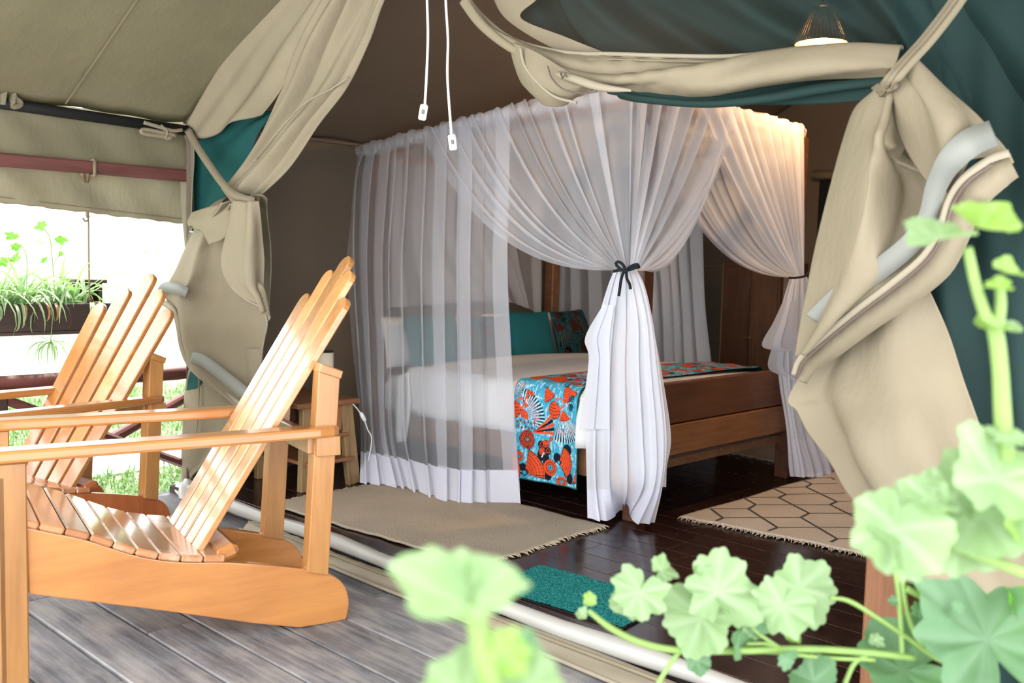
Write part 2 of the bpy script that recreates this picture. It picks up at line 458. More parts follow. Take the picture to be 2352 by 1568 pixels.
# deck: weathered grey boards
dk = obj('deck', B().box((-0.02, -2.75, -0.16), (X1, -0.09, -0.085)), 'dark_gap', kind='structure')
dys = [-0.09, -0.30, -0.511, -0.706, -0.894, -1.065, -1.27, -1.46, -1.655, -1.85, -2.05, -2.25, -2.45, -2.65]
for q, (b, a) in enumerate(zip(dys[:-1], dys[1:])):
    cuts = [-0.02, R(0.8, 1.4) if q % 2 else R(1.5, 2.3), R(2.9, 3.9), X1]
    for c, d in zip(cuts[:-1], cuts[1:]):
        g = R(0.003, 0.007); dz = R(-0.004, 0.0)
        obj('plank', B().box((c + .002, a + g, -0.085), (d - .002, b - g * 0.6, -0.04 + dz), 0.004), 'deck_board', dk)
# ground outside
lawn = B()
Pg = np.zeros((40, 40, 3))
for j in range(40):
    for i in range(40):
        x = -0.35 - 34 * (i / 39) ** 1.7; y = -12 + 46 * j / 39
        Pg[j, i] = (x, y, -0.34 + 0.02 * math.sin(x * 2) + 0.02 * math.sin(y * 1.7) + max(0, -x - 2.5) * 0.085)
lawn.grid(Pg); obj('ground', lawn, 'lawn', kind='structure', smooth=True)
obj('path', B().box((-2.4, -4.0, -0.325), (-1.75, 1.15, -0.30), 0.02), 'path_stone', kind='structure')

# tent shell
EZ, SL, RX = 1.875, 0.50, 2.15
def roofz(x): return EZ + SL * x if x <= RX else EZ + SL * RX - 0.26 * (x - RX)
def roofsheet(x0, x1, y0, y1, sag=0.02, n=30, m=40):
    P = np.zeros((m, n, 3))
    for j in range(m):
        for i in range(n):
            x = x0 + (x1 - x0) * i / (n - 1); y = y0 + (y1 - y0) * j / (m - 1)
            s_ = math.sin(math.pi * i / (n - 1)) * sag * (1 + 0.5 * math.sin(y * 3.1)) 
            w = 0.006 * math.sin(y * 9 + x * 3) * math.exp(-i / 9) + 0.004 * math.sin(y * 21 + 1) * math.exp(-i / 3)
            P[j, i] = (x, y, roofz(x) - s_ + w)
    return P
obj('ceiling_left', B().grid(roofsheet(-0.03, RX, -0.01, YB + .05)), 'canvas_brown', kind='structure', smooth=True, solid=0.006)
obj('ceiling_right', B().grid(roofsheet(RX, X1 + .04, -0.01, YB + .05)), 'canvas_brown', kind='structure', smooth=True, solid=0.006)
pl = obj('porch_roof', B().grid(roofsheet(-0.02, RX, -2.35, 0.01)), 'canvas_porch', kind='structure', smooth=True, solid=0.004)
obj('seam', B().grid(ribbon([(0.02 + 0.4 * k, -0.62, roofz(0.02 + 0.4 * k) - 0.012 - 0.02 * math.sin(math.pi * (0.4 * k) / 2.15)) for k in range(6)], 0.008, (0, 0, 1))), 'strap_webbing', pl)
pr = obj('porch_roof', B().grid(roofsheet(RX, X1, -2.35, 0.01)), 'canvas_porch', kind='structure', smooth=True, solid=0.004)
# side, back and front walls
def wallsheet(a, b, z0, zf, n=60, m=24, amp=0.008, nrm=(0, 1, 0), ph=0.0):
    a, b = np.array(a, float), np.array(b, float); P = np.zeros((m, n, 3))
    for i in range(n):
        u = i / (n - 1); q = a * (1 - u) + b * u; top = zf(q[0])
        for j in range(m):
            v = j / (m - 1); z = z0 + (top - z0) * v
            w = amp * (math.sin(u * 31 + ph + v * 2) * 0.6 + math.sin(u * 11 + v * 3 + ph) + 0.5 * math.sin((u + v) * 17))
            P[j, i] = (q[0] + nrm[0] * w, q[1] + nrm[1] * w, z)
    return P
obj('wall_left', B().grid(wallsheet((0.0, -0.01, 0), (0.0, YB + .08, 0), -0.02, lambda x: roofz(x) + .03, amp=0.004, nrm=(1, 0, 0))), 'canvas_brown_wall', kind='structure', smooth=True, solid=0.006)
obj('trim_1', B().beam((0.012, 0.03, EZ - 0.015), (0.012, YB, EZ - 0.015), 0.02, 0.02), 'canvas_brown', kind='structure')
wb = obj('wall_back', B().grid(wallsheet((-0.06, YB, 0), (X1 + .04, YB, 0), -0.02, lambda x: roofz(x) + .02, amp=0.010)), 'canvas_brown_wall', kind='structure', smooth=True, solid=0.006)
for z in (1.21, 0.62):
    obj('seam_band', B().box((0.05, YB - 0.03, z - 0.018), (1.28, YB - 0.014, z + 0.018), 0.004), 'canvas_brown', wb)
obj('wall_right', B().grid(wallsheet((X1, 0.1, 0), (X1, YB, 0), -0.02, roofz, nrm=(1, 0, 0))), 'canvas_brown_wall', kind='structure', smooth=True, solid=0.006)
gz = lambda x: roofz(x)
gable = wallsheet((0.0, 0.02, 0), (X1, 0.02, 0), 0, roofz)
nG = gable.shape[1]
for i in range(nG):
    x = gable[0, i, 0]; top = roofz(x)
    lo = min(top - 0.005, 2.30 if 0.7 < x < 3.3 else (1.86 + 0.6 * min(x, .7) if x <= 0.7 else 2.02))
    lo = min(lo, top - 0.005)
    for j in range(gable.shape[0]):
        gable[j, i, 2] = lo + (top - lo) * j / (gable.shape[0] - 1)
obj('wall_front', B().grid(gable), 'canvas_beige', kind='structure', smooth=True, solid=0.006)
# dark window in the back wall, with its rolled blind
wn = obj('window_1', B().box((1.37, YB - 0.035, 0.95), (1.95, YB - 0.02, 1.84), 0.003), 'dark_void', kind='structure')
obj('rolled_blind', B().tube([(1.33, YB - 0.055, 1.875), (1.65, YB - 0.06, 1.868), (1.99, YB - 0.055, 1.875)], 0.032, 12), 'canvas_beige', wn, smooth=True)
obj('window_frame', B().beam((1.36, YB - 0.03, 0.95), (1.36, YB - 0.03, 1.85), 0.03, 0.012), 'canvas_brown', wn)

# raised sill: earth edge, flat folded canvas strip, silver roll
obj('trim_2', B().box((0.0, -0.105, -0.10), (X1, -0.088, -0.006), 0.004), 'earth_edge', kind='structure')
roll = obj('rolled_door_flap', B().tube([(0.25 + 0.25 * k, -0.125 - 0.012 * math.sin(k * 0.9) - 0.012 * k / 8, 0.022 + 0.004 * math.sin(k * 1.7)) for k in range(20)], [0.022] + [0.030 + 0.003 * math.sin(k * 2.1) for k in range(19)], 14),
           'roll_silver', smooth=True, base=(0.25, -0.125, 0), label='long silvery beige canvas roll lying along the doorway sill', cat='canvas roll')
Pf = surf([[(0.9, -0.15, -0.004), (2, -0.16, -0.004), (3, -0.165, -0.004), (5, -0.18, -0.004)], [(0.9, -0.185, -0.012), (2, -0.2, -0.016), (3, -0.21, -0.014), (5, -0.23, -0.012)],
           [(0.9, -0.215, -0.03), (2, -0.235, -0.034), (3, -0.25, -0.033), (5, -0.27, -0.033)]], 160, 10)
Pf = displace(Pf, lambda u, v: 0.004 * np.sin(u * 190) * np.exp(-u * 5) + 0.004 * np.sin(u * 23 + v * 5), (0, 0, 1))
hemf = obj('sill_flap', B().grid(Pf), 'canvas_band', smooth=True, solid=0.005, base=(0.9, -0.15, -0.03), label='flat creased canvas strip folded over the deck edge below the roll', cat='canvas flap')
obj('binding', B().tube([(0.9 + 0.205 * k, -0.222 - 0.003 * k + 0.004 * math.sin(k), -0.029) for k in range(21)], 0.007, 8), 'canvas_band', hemf, smooth=True)
obj('binding', B().tube([(0.9 + 0.205 * k, -0.178 - 0.002 * k + 0.004 * math.sin(k * 1.3), -0.002) for k in range(21)], 0.006, 8), 'canvas_beige', hemf, smooth=True)

# ---------------------------------------------------------------- armchairs with slatted backs
def catm2(P, n):
    return [tuple(p[:2]) for p in cr1([(a, b, 0) for a, b in P], n)]
def make_chair(label, pos, yaw, sc, fw, rw, slat_w, fan, gap, mats, tops):
    t = thing('slatted_armchair', label, 'chair', pos, yaw, 'slatted wooden armchairs on the deck', local=True)
    t.scale = (sc, sc, sc)
    sidem, slatm, legm, armm, seatm = mats
    # side skids
    top = [(0.035, 0.452), (0.10, 0.427), (0.19, 0.394), (0.34, 0.322), (0.47, 0.284), (0.60, 0.264), (0.76, 0.228), (0.90, 0.190), (0.97, 0.160), (1.01, 0.120), (1.028, 0.06), (1.018, 0.0)]
    bot = [(0.93, 0.0), (0.85, 0.004), (0.70, 0.046), (0.43, 0.135), (0.04, 0.258)]
    poly = catm2(top, 40) + bot
    for sg in (1, -1):
        xo0, xo1 = fw * sg, rw * sg
        m = B(); m.prism(poly, 0, 1)
        m.v = [((xo0 + (xo1 - xo0) * y) - sg * (0.0 + 0.035 * x), y, z) for x, y, z in m.v]
        obj('side_rail', m, sidem, t, bevel=0.004)
    # front legs
    for sg in (1, -1):
        x = fw * sg
        m = B().box((min(x, x - sg * 0.035) + 0.012 * sg, -0.035, 0.0), (max(x, x - sg * 0.035) + 0.012 * sg, 0.038, 0.640), 0.004)
        m.box((min(x, x - sg * .035) + .012 * sg, -0.034, 0.0), (max(x, x - sg * .035) + .012 * sg, -0.02, 0.6))
        obj('front_leg', m, legm, t)
        obj('arm_bracket', B().prism([(-0.062, 0.64), (-0.037, 0.64), (-0.037, 0.40), (-0.052, 0.42)], x - sg * 0.03, x + sg * 0.005), sidem, t, bevel=0.003)
    # rear legs, lean back a little
    blocks = {}
    for sg in (1, -1):
        x = (rw + 0.004) * sg
        def px_(y): return x
        m = B().prism([(0.872, 0.19), (0.946, 0.17), (0.980, 0.848), (0.906, 0.872)], x - sg * 0.045, x + sg * 0.012)
        obj('rear_leg', m, legm, t, bevel=0.004)
        m = B().prism([(0.893, 0.645), (0.975, 0.645), (0.978, 0.580), (0.893, 0.580)], x + sg * 0.012, x + sg * 0.032)
        blocks[sg] = obj('arm_block', m, legm, t, bevel=0.003)
    # arms
    for sg in (1, -1):
        x0 = (fw + 0.012) * sg; x1 = (rw + 0.035) * sg; wd = 0.085
        pts = [(0 - 0.06, 0), (0.55, 0), (0.90, 0.006), (0.95, 0.012), (0.975, 0.03), (0.975, 0.062)]
        m = B(); outer = [(x0 + (x1 - x0) * y / 0.97 + sg * (0.022 - o), y) for y, o in pts]
        inner = [(x0 + (x1 - x0) * y / 0.97 - sg * (wd - 0.02), y) for y in (0.90, 0.5, -0.06)]
        pg = outer + inner; n = len(pg)
        m.add([(a, b, 0.643) for a, b in pg] + [(a, b, 0.678) for a, b in pg], [tuple(range(n))[::-1], tuple(range(n, 2 * n))] + [(i, (i + 1) % n, n + (i + 1) % n, n + i) for i in range(n)])
        obj('armrest', m, armm, t, bevel=0.009)
    # seat slats following the curved rails
    crv = cr1([(0.0, a, b) for a, b in top[:6]], 400)
    L = np.concatenate([[0], np.cumsum(np.linalg.norm(np.diff(crv, axis=0), axis=1))])
    ns = 9
    for k in range(ns):
        l0, l1 = L[-1] * (k - 0.55) / (ns - 0.55), L[-1] * (k + 0.45) / (ns - 0.55)
        pa = np.array([np.interp(max(0, l0 + .002), L, crv[:, c]) for c in range(3)]); pb = np.array([np.interp(l1 - .002, L, crv[:, c]) for c in range(3)])
        if k == 0: pa = np.array([0, -0.02, 0.468])
        hw = fw + 0.006 - (fw - rw) * 0.5 * (pa[1] + pb[1])
        m = B(); a, b = Vector(pa), Vector(pb); d = (b - a); ln = d.length; d.normalize(); nz = Vector((0, -d.z, d.y))
        if nz.z < 0: nz = -nz
        M = Matrix(((1, 0, 0, 0), (0, d.y, nz.y, a.y), (0, d.z, nz.z, a.z), (0, 0, 0, 1)))
        m.box((-hw, 0, 0.001), (hw, ln, 0.024), 0.005, M)
        obj('seat_slat', m, seatm, t)
    # low rounded rail behind the seat, where back slats meet it
    m = B().beam((-rw - 0.0, 0.615, 0.285), (rw + 0.0, 0.615, 0.285), 0.075, 0.045, up=(0, -0.35, 1), bev=0.014)
    obj('back_stop_rail', m, sidem, t)
    # back slats
    b0 = Vector((0, 0.548, 0.330)); dirn = Vector((0, 0.470, 0.765)); dirn.normalize()
    nrm = Vector((0, -dirn.z, dirn.y))      # towards the sitter
    for k in range(5):
        q = k - 2
        bx = q * (slat_w * 0.93 + gap * 0.5); txo = q * (slat_w + gap + fan)
        a = b0 + Vector((bx, 0, 0)) - dirn * 0.06; e = b0 + Vector((txo, 0, 0)) + dirn * tops[k]
        d = (e - a); ln = d.length; d.normalize(); side = d.cross(nrm).normalized(); side = -side if side.x < 0 else side
        nn = side.cross(d).normalized(); nn = -nn if nn.y > 0 else nn
        w0, w1 = slat_w * 0.80, slat_w * 1.03
        outl = [(-w0 / 2, 0), (w0 / 2, 0), (w1 / 2, ln - w1 * 0.48)]
        for c in range(1, 8):
            an = math.pi * c / 8; outl.append((w1 / 2 * math.cos(an), ln - w1 * 0.48 + w1 * 0.48 * math.sin(an)))
        outl.append((-w1 / 2, ln - w1 * 0.48))
        n = len(outl); th = 0.024
        vs_ = [a + side * u + d * v for u, v in outl] + [a + side * u + d * v - nn * th for u, v in outl]
        m = B().add(vs_, [tuple(range(n))[::-1], tuple(range(n, 2 * n))] + [(i, (i + 1) % n, n + (i + 1) % n, n + i) for i in range(n)])
        obj('back_slat', m, slatm, t, bevel=0.0045)
    # cross rails behind the back
    xw = 2 * (slat_w + gap + fan) + slat_w * 0.5
    obj('cross_rail', B().box((-rw - 0.01, 0.873, 0.585), (rw + 0.01, 0.905, 0.655), 0.004), legm, t)
    obj('cross_rail', B().prism([(0.902, 0.858), (0.980, 0.832), (0.988, 0.858), (0.912, 0.888)], -rw - 0.025, rw + 0.025), legm, t, bevel=0.004)
    obj('stretcher', B().box((-fw + 0.02, 0.04, 0.29), (fw - 0.02, 0.062, 0.42), 0.004), legm, t)
    obj('stretcher', B().box((-rw, 0.60, 0.15), (rw, 0.63, 0.21), 0.004), sidem, t)
    for sg in (1, -1):
        for yy, zz in ((0.925, 0.62), (0.95, 0.595)):
            m = B(); x = (rw + 0.035) * sg; m.tube([(x - sg * .004, yy, zz), (x, yy, zz)], 0.0035, 8); obj('screw', m, 'zip_dark', blocks[sg])
    return t
cm = ('chair_wood', 'chair_wood_pale', 'chair_wood_up', 'chair_wood', 'seat_wood')
make_chair('honey wooden armchair with close back slats, in front of the doorway', (1.60, -1.44, -0.04), -0.25, 1.0, 0.285, 0.245, 0.081, 0.0, 0.010, cm, [0.905, 1.01, 1.07, 1.01, 0.905])
cm2 = ('chair_wood_red', 'chair_wood', 'chair_wood_up', 'chair_wood', 'seat_wood')
make_chair('honey wooden armchair with widely spaced back slats, beside the garden railing', (0.545, -1.400, -0.04), 0.14, 0.907, 0.315, 0.300, 0.110, 0.017, 0.018, cm2, [0.90, 1.0, 1.09, 1.0, 0.90])

# ---------------------------------------------------------------- railing along the garden side
rl = thing('deck_railing', 'reddish timber railing with crossed braces along the garden side', 'railing', (-0.06, -0.4, -0.04))
obj('top_rail', B().tube([(-0.06, y, 0.572 + 0.006 * math.sin(y * 5)) for y in np.linspace(-2.6, 0.35, 16)], [0.036 + 0.003 * math.sin(k * 2) for k in range(16)], 10), 'red_timber', rl, smooth=True)
for y in (-2.35, -0.92, 0.25):
    obj('post', B().box((-0.10, y - 0.045, -0.10), (-0.02, y + 0.045, 0.555), 0.01), 'dark_timber', rl)
for y0, z0, y1, z1 in ((-0.88, 0.50, 0.22, -0.02), (-0.88, 0.03, 0.22, 0.52), (-2.3, 0.5, -0.96, -0.02), (-2.3, 0.0, -0.96, 0.5)):
    obj('brace', B().beam((-0.06 - (0.02 if z1 > z0 else 0), y0, z0), (-0.06 - (0.02 if z1 > z0 else 0), y1, z1), 0.045, 0.062, up=(1, 0, 0), bev=0.012), 'red_timber', rl)

# porch side: black pole, red beam, cloth valance between and below
obj('eave_pole', B().tube([(0.0, -2.3, 1.875), (0.0, -0.9, 1.842), (0.0, 0.02, 1.822)], 0.026, 12), 'pole_black', smooth=True, base=(0, -2.3, 1.8), label='black metal pole under the porch eave, above the red beam', cat='pole')
obj('eave_beam', B().box((-0.05, -2.35, 1.565), (0.0, 0.02, 1.625), 0.008), 'red_timber', base=(0, -2.3, 1.57), label='dark red timber beam across the porch valance', cat='beam')
def val(z0f, z1f, x0, name, scal=0.0, mat='canvas_valance'):
    P = np.zeros((14, 90, 3))
    for i in range(90):
        y = -2.3 + 2.33 * i / 89
        for j in range(14):
            v = j / 13; z = z1f(y) + (z0f(y) - z1f(y)) * v
            P[j, i] = (x0 + 0.014 * math.sin(y * 7 + v * 2.2) * math.sin(math.pi * v) + 0.006 * math.sin(y * 23 + v * 4), y, z + (scal * (math.sin(y * 60) + .5 * math.sin(y * 23)) if j == 0 else 0))
    return obj(name, B().grid(P), mat, smooth=True, solid=0.004, base=(x0, -2.3, 1.3), label=None)
v1 = val(lambda y: EZ + 0.0, lambda y: 1.60, -0.045, 'valance', mat='canvas_porch'); v1['label'] = 'creased canvas valance between black pole and red beam'; v1['category'] = 'valance'
v2 = val(lambda y: 1.60, lambda y: 1.405 - 0.062 * (y + 0.9), -0.065, 'valance', 0.0025); v2['label'] = 'pale lower canvas valance hanging under the red beam'; v2['category'] = 'valance'
obj('seam', B().tube([(-0.058, y, 1.43 - 0.062 * (y + 0.9)) for y in np.linspace(-2.2, 0, 30)], 0.0022, 5), 'seam_thread', v2)

def knot_strap(name, label, pts, w, loops, mat='canvas_band', cat='strap'):
    t = thing(name, label, cat, tuple(pts[0]))
    obj('tail', B().grid(ribbon(pts, w, (0.6, -0.75, 0), 24)), mat, t, smooth=True, solid=0.003)
    for lp in loops: obj('loop', B().grid(ribbon(lp, w, (0.6, -0.75, 0), 24)), mat, t, smooth=True, solid=0.003)
    return t
p = lambda x, y, X=0.03: onx(x, y, X)
knot_strap('tie_strap', 'canvas tie strap knotted round the black pole near the picture edge', [p(2, 150), p(22, 165), p(38, 190), p(26, 200)], 0.035,
           [[p(24, 165), p(10, 205), p(4, 240)], [p(26, 195), p(32, 225), p(46, 238), p(28, 240), p(30, 205)], [p(-12, 160), p(-2, 180), p(20, 175)]], 'canvas_porch')
knot_strap('tie_strap', 'looped canvas tie strap at the black pole end beside the door flap', [p(420, 298), p(395, 300), p(360, 290), p(330, 281)], 0.018,
           [[p(405, 312), p(375, 305), p(330, 297), p(328, 306), p(372, 313), p(398, 318)], [p(368, 288), p(382, 302), p(380, 316), p(392, 318)]], 'canvas_beige')
# rope from the beam down to the planter
rp = thing('hanging_rope', 'knotted rope hanging from the red beam down to the planter', 'rope', tuple(p(198, 372)))
rq = lambda x, y: onx(x, y, -0.10 if y > 420 else -0.02)
obj('rope_strand', B().tube(cr1([rq(188, 398), rq(197, 424), rq(196, 440), rq(203, 470), rq(200, 498), onx(203, 505, -0.18), onx(204, 600, -0.2), onx(206, 690, -0.2)], 50), [0.008] * 28 + [0.0045] * 22, 7), 'rope', rp, smooth=True)
obj('rope_strand', B().tube(cr1([rq(202, 398), rq(200, 424), rq(205, 440), rq(197, 470), rq(203, 500)], 30), 0.008, 7), 'rope', rp, smooth=True)
obj('knot', B().tube(cr1([rq(191, 428), rq(200, 422), rq(207, 430), rq(199, 437), rq(192, 431), rq(203, 426), rq(206, 436)], 40), 0.010, 7), 'rope', rp, smooth=True)
obj('knot', B().tube(cr1([rq(190, 500), rq(196, 508), rq(204, 504)], 12), 0.005, 6), 'rope', rp, smooth=True)
obj('rope_loop', B().tube([(0.004, -0.48, 1.63), (-0.055, -0.48, 1.63), (-0.056, -0.48, 1.56), (0.006, -0.48, 1.555), (0.006, -0.48, 1.63)], 0.009, 7), 'rope', rp, smooth=True)

# planter with spider plants
pb = thing('window_box', 'dark brown wooden planter box hung outside the railing', 'planter', (-0.2, -0.75, 0.78))
obj('front_board', B().box((-0.20, -1.35, 0.80), (-0.18, -0.30, 0.935), 0.004), 'dark_timber', pb)
obj('back_board', B().box((-0.40, -1.35, 0.80), (-0.38, -0.30, 0.935), 0.004), 'dark_timber', pb)
for y in (-1.35, -0.32): obj('end_board', B().box((-0.38, y, 0.80), (-0.20, y + 0.02, 0.93), 0.004), 'dark_timber', pb)
obj('bottom_board', B().box((-0.41, -1.36, 0.783), (-0.175, -0.29, 0.80), 0.004), 'dark_timber', pb)
obj('soil', B().box((-0.38, -1.33, 0.80), (-0.20, -0.32, 0.905)), 'soil', pb)
for y in (-1.2, -0.42):
    obj('bracket', B().box((-0.19, y - 0.02, 0.60), (-0.172, y + 0.02, 0.80), 0.003).box((-0.19, y - .02, 0.60), (-0.06, y + .02, 0.62)), 'dark_timber', pb)
fb = thing('lantern_box', 'small dark box with open front, behind the spider plant tips', 'lantern', (-0.30, -0.45, 0.80))
a_, b_ = onx(178, 650, -0.42), onx(235, 700, -0.42)
y0_, y1_, z1_, z0_ = a_[1], b_[1], a_[2], b_[2]
obj('back_panel', B().box((-0.50, y0_, z0_ - .02), (-0.49, y1_, z1_), 0.002), 'dark_timber', fb)
obj('roof_board', B().box((-0.51, y0_ - .02, z1_), (-0.40, y1_ + .02, z1_ + 0.02), 0.003), 'dark_timber', fb)
for y in (y0_, y1_ - .02): obj('side_post', B().box((-0.50, y, z0_ - .02), (-0.42, y + 0.022, z1_), 0.002), 'dark_timber', fb)
obj('shelf', B().box((-0.50, y0_, z0_ - 0.03), (-0.41, y1_, z0_ - .012), 0.002), 'dark_timber', fb)
obj('clay_pot', B().lathe([(0.001, 0), (0.022, 0), (0.030, 0.05), (0.026, 0.05), (0.02, 0.01)], (-0.455, (y0_ + y1_) / 2, z0_ - .012), 12), 'chair_wood_red', fb, smooth=True)

def blade(m, vv, base, az, length, lift, w, droop, n=9, tw=0.0):
    """arching strap leaf"""
    p0 = np.array(base, float); h = np.array((math.cos(az), math.sin(az), 0)); sd = np.array((-h[1], h[0], 0)); pts = []
    el = lift; cur = p0.copy(); st = length / n
    for k in range(n + 1):
        pts.append(cur.copy()); cur = cur + st * (h * math.cos(el) + np.array((0, 0, math.sin(el)))); el -= droop / n * (1 + 0.6 * k / n)
    vs_ = []; 
    for k, q in enumerate(pts):
        ww = w * (math.sin(math.pi * min(1, (k + 0.9) / (n + 1.1)) ** 0.75) * 0.9 + 0.05) * 0.5
        if k == n: ww = 0.0006
        vs_ += [q - sd * ww, q + np.array((0, 0, -ww * 0.5)), q + sd * ww]
        vv += [1.0, 0.0, 1.0] if vv is not None else []
    fs = []
    for k in range(n): fs += [(3 * k, 3 * k + 1, 3 * k + 4, 3 * k + 3), (3 * k + 1, 3 * k + 2, 3 * k + 5, 3 * k + 4)]
    m.add(vs_, fs)
for q, (yy, lab, nb) in enumerate(((-1.02, 'spider plant with striped arching leaves, in the planter at the picture edge', 60), (-0.78, 'tall striped spider plant in the middle of the planter', 66), (-0.50, 'striped spider plant spilling over the planter near its rope', 56))):
    sp = thing('spider_plant', lab, 'plant', (-0.29, yy, 0.905), group='spider plants in the planter')
    for k in range(nb):
        m = B(); vv = []
        bx = (-0.29 + R(-.05, .05), yy + R(-0.09, 0.09), 0.90)
        az = R(0, 2 * math.pi); 
        blade(m, vv, bx, az, R(0.24, 0.52), R(0.8, 1.5), R(0.012, 0.022), R(1.0, 2.7))
        obj('leaf', m, 'spider_leaf', sp, smooth=True, attr=('vein', vv))
    for k in range(5):
        m = B(); vv = []
        blade(m, vv, (-0.205, yy + R(-.12, .12), 0.93), R(-0.4, 0.4), R(0.15, 0.26), R(0.2, 0.6), R(0.013, 0.020), R(2.6, 3.2))
        obj('leaf', m, ['leaf_dry', 'spider_leaf', 'spider_leaf'][k % 3], sp, smooth=True, attr=('vein', vv))
hp = thing('hanging_plantlet', 'small spider plantlet dangling beneath the planter box', 'plant', (-0.2, -0.62, 0.70))
obj('runner', B().tube(cr1([(-0.19, -0.62, 0.92), (-0.165, -0.62, 0.86), (-0.17, -0.63, 0.74)], 12), 0.002, 5), 'stem_green', hp, attr=None)
for k in range(22):
    m = B(); vv = []; blade(m, vv, (-0.17, -0.63, 0.745), R(0, 6.3), R(0.10, 0.20), R(-0.5, 0.8), 0.009, R(1.2, 2.2)); obj('leaf', m, 'spider_leaf', hp, smooth=True, attr=('vein', vv))

# ---------------------------------------------------------------- lobed leaf
def leaf_mesh(radius, lobes=5, depth=0.07, cup=0.18, notch=0.5, teeth=0.045, seed=0, wave=0.05, nr=9, na=96, fold=None):
    rg = random.Random(seed); vs_ = []; vein = []; ph = rg.uniform(0, 6); ph2 = rg.uniform(0, 6); asy = rg.uniform(-.12, .12)
    fold = rg.uniform(0.05, 0.5) if fold is None else fold
    vs_.append((0, 0, 0)); vein.append(1.0)
    dirs = [math.pi / 2 + (k - (lobes - 1) / 2) * (1.62 * math.pi / lobes) for k in range(lobes)]
    for r in range(1, nr + 1):
        t_ = r / nr
        for a in range(na):
            th = 2 * math.pi * a / na - math.pi / 2      # -pi/2 is the stalk
            dd = min(abs((th - d + math.pi) % (2 * math.pi) - math.pi) for d in dirs)
            lob = 1 - depth * (1 - math.cos(min(dd / (0.81 * math.pi / lobes), 1) * math.pi)) * 0.5 * 2
            ba = abs((th + math.pi / 2 + math.pi) % (2 * math.pi) - math.pi)
            nt = 1 - notch * math.exp(-(ba / 0.20) ** 2) 
            tt = 1 + teeth * abs(math.sin(th * 9.5 + ph)) - teeth * 0.5 + .03 * math.sin(th * 7 + 2 * ph) + 0.03 * math.sin(th * 3 + ph)
            rad = radius * lob * nt * (tt if r >= nr - 1 else 1) * t_
            vn = math.exp(-(dd * t_ * 5.5) ** 2 * 1.6)
            z = radius * (cup * t_ ** 2 * (0.6 + 0.4 * math.cos(2 * th + ph)) + wave * t_ * t_ * (math.sin(th * 2 + ph2) + .6 * math.sin(th * 3 + ph) + .35 * math.sin(th * 7 + ph2)) - 0.022 * vn * math.sin(math.pi * t_) + 0.02 * t_ * math.sin(th * 11 + ph))
            rad *= 1 + asy * math.cos(th) + .07 * math.sin(2 * th + ph2); z += radius * (fold * abs(math.cos(th)) * t_ - .25 * fold * max(0, math.sin(th)) * t_ * t_)
            vs_.append((rad * math.cos(th), rad * math.sin(th), z)); vein.append(math.exp(-(dd * t_ * 9) ** 2) * (1 - 0.3 * t_))
    fs = [(0, 1 + a, 1 + (a + 1) % na) for a in range(na)]
    for r in range(1, nr):
        for a in range(na):
            b = 1 + (r - 1) * na; c = 1 + r * na
            fs.append((b + a, c + a, c + (a + 1) % na, b + (a + 1) % na))
    return vs_, fs, vein
def orient(n, up):
    """columns: x, y (from the stalk to the tip), z (upper face)"""
    z = Vector(n).normalized(); y = Vector(up); y = (y - z * y.dot(z)).normalized(); x = y.cross(z)
    return Matrix(((x.x, y.x, z.x), (x.y, y.y, z.y), (x.z, y.z, z.z)))
def camvec(a, b, c):
    """a to the right, b up, c towards the viewer; turned into a direction of the place"""
    v = RT * a + UP * b - FW * c; return Vector(v)
def add_leaf(parent, pos, rad, nrm, up, mat, seed, **k):
    vs_, fs, vein = leaf_mesh(rad, seed=seed, **k); M = orient(nrm, up)
    m = B().add([tuple(M @ Vector(p) + Vector(pos)) for p in vs_], fs)
    return obj('leaf', m, mat, parent, smooth=True, attr=('vein', vein))
def stem(parent, pts, r, name='stem', mat='stem_green'):
    pts = [np.array(q, float) for q in pts]; c = cr1(pts, 8 * len(pts)); rr = np.interp(np.linspace(0, 1, len(c)), np.linspace(0, 1, len(r)), r) if hasattr(r, '__len__') else [r] * len(c)
    return obj(name, B().tube(c, rr, 8), mat, parent, smooth=True)

# slender climbing stems with lobed leaves among the spider plants
cl = thing('climbing_plant', 'thin climbing stems with yellow-green lobed leaves above the planter', 'plant', tuple(onx(100, 690, -0.3)))
q = lambda x, y: onx(x, y, -0.3)
stem(cl, [q(128, 700), q(122, 620), q(118, 570), q(112, 540), q(98, 522)], 0.0022)
stem(cl, [q(60, 690), q(62, 600), q(52, 568), q(40, 560)], 0.002); stem(cl, [q(122, 610), q(135, 585), q(142, 560)], 0.0015)
for k, (x, y, rr, dx, dy) in enumerate(((96, 522, 0.040, .3, .9), (30, 545, 0.033, -.2, 1), (142, 554, 0.034, .6, .8), (38, 570, 0.028, -.8, .3), (35, 595, 0.034, -.4, .8), (106, 598, 0.024, -.2, .9), (140, 585, 0.018, .9, .3), (150, 650, 0.026, .8, -.2), (10, 605, 0.03, -.7, 0))):
    add_leaf(cl, q(x, y), rr, camvec(R(-.5, .5), 0.5, 1), camvec(dx, dy, 0), 'leaf_bright', k + 50, lobes=5, depth=0.16, nr=5, na=48)

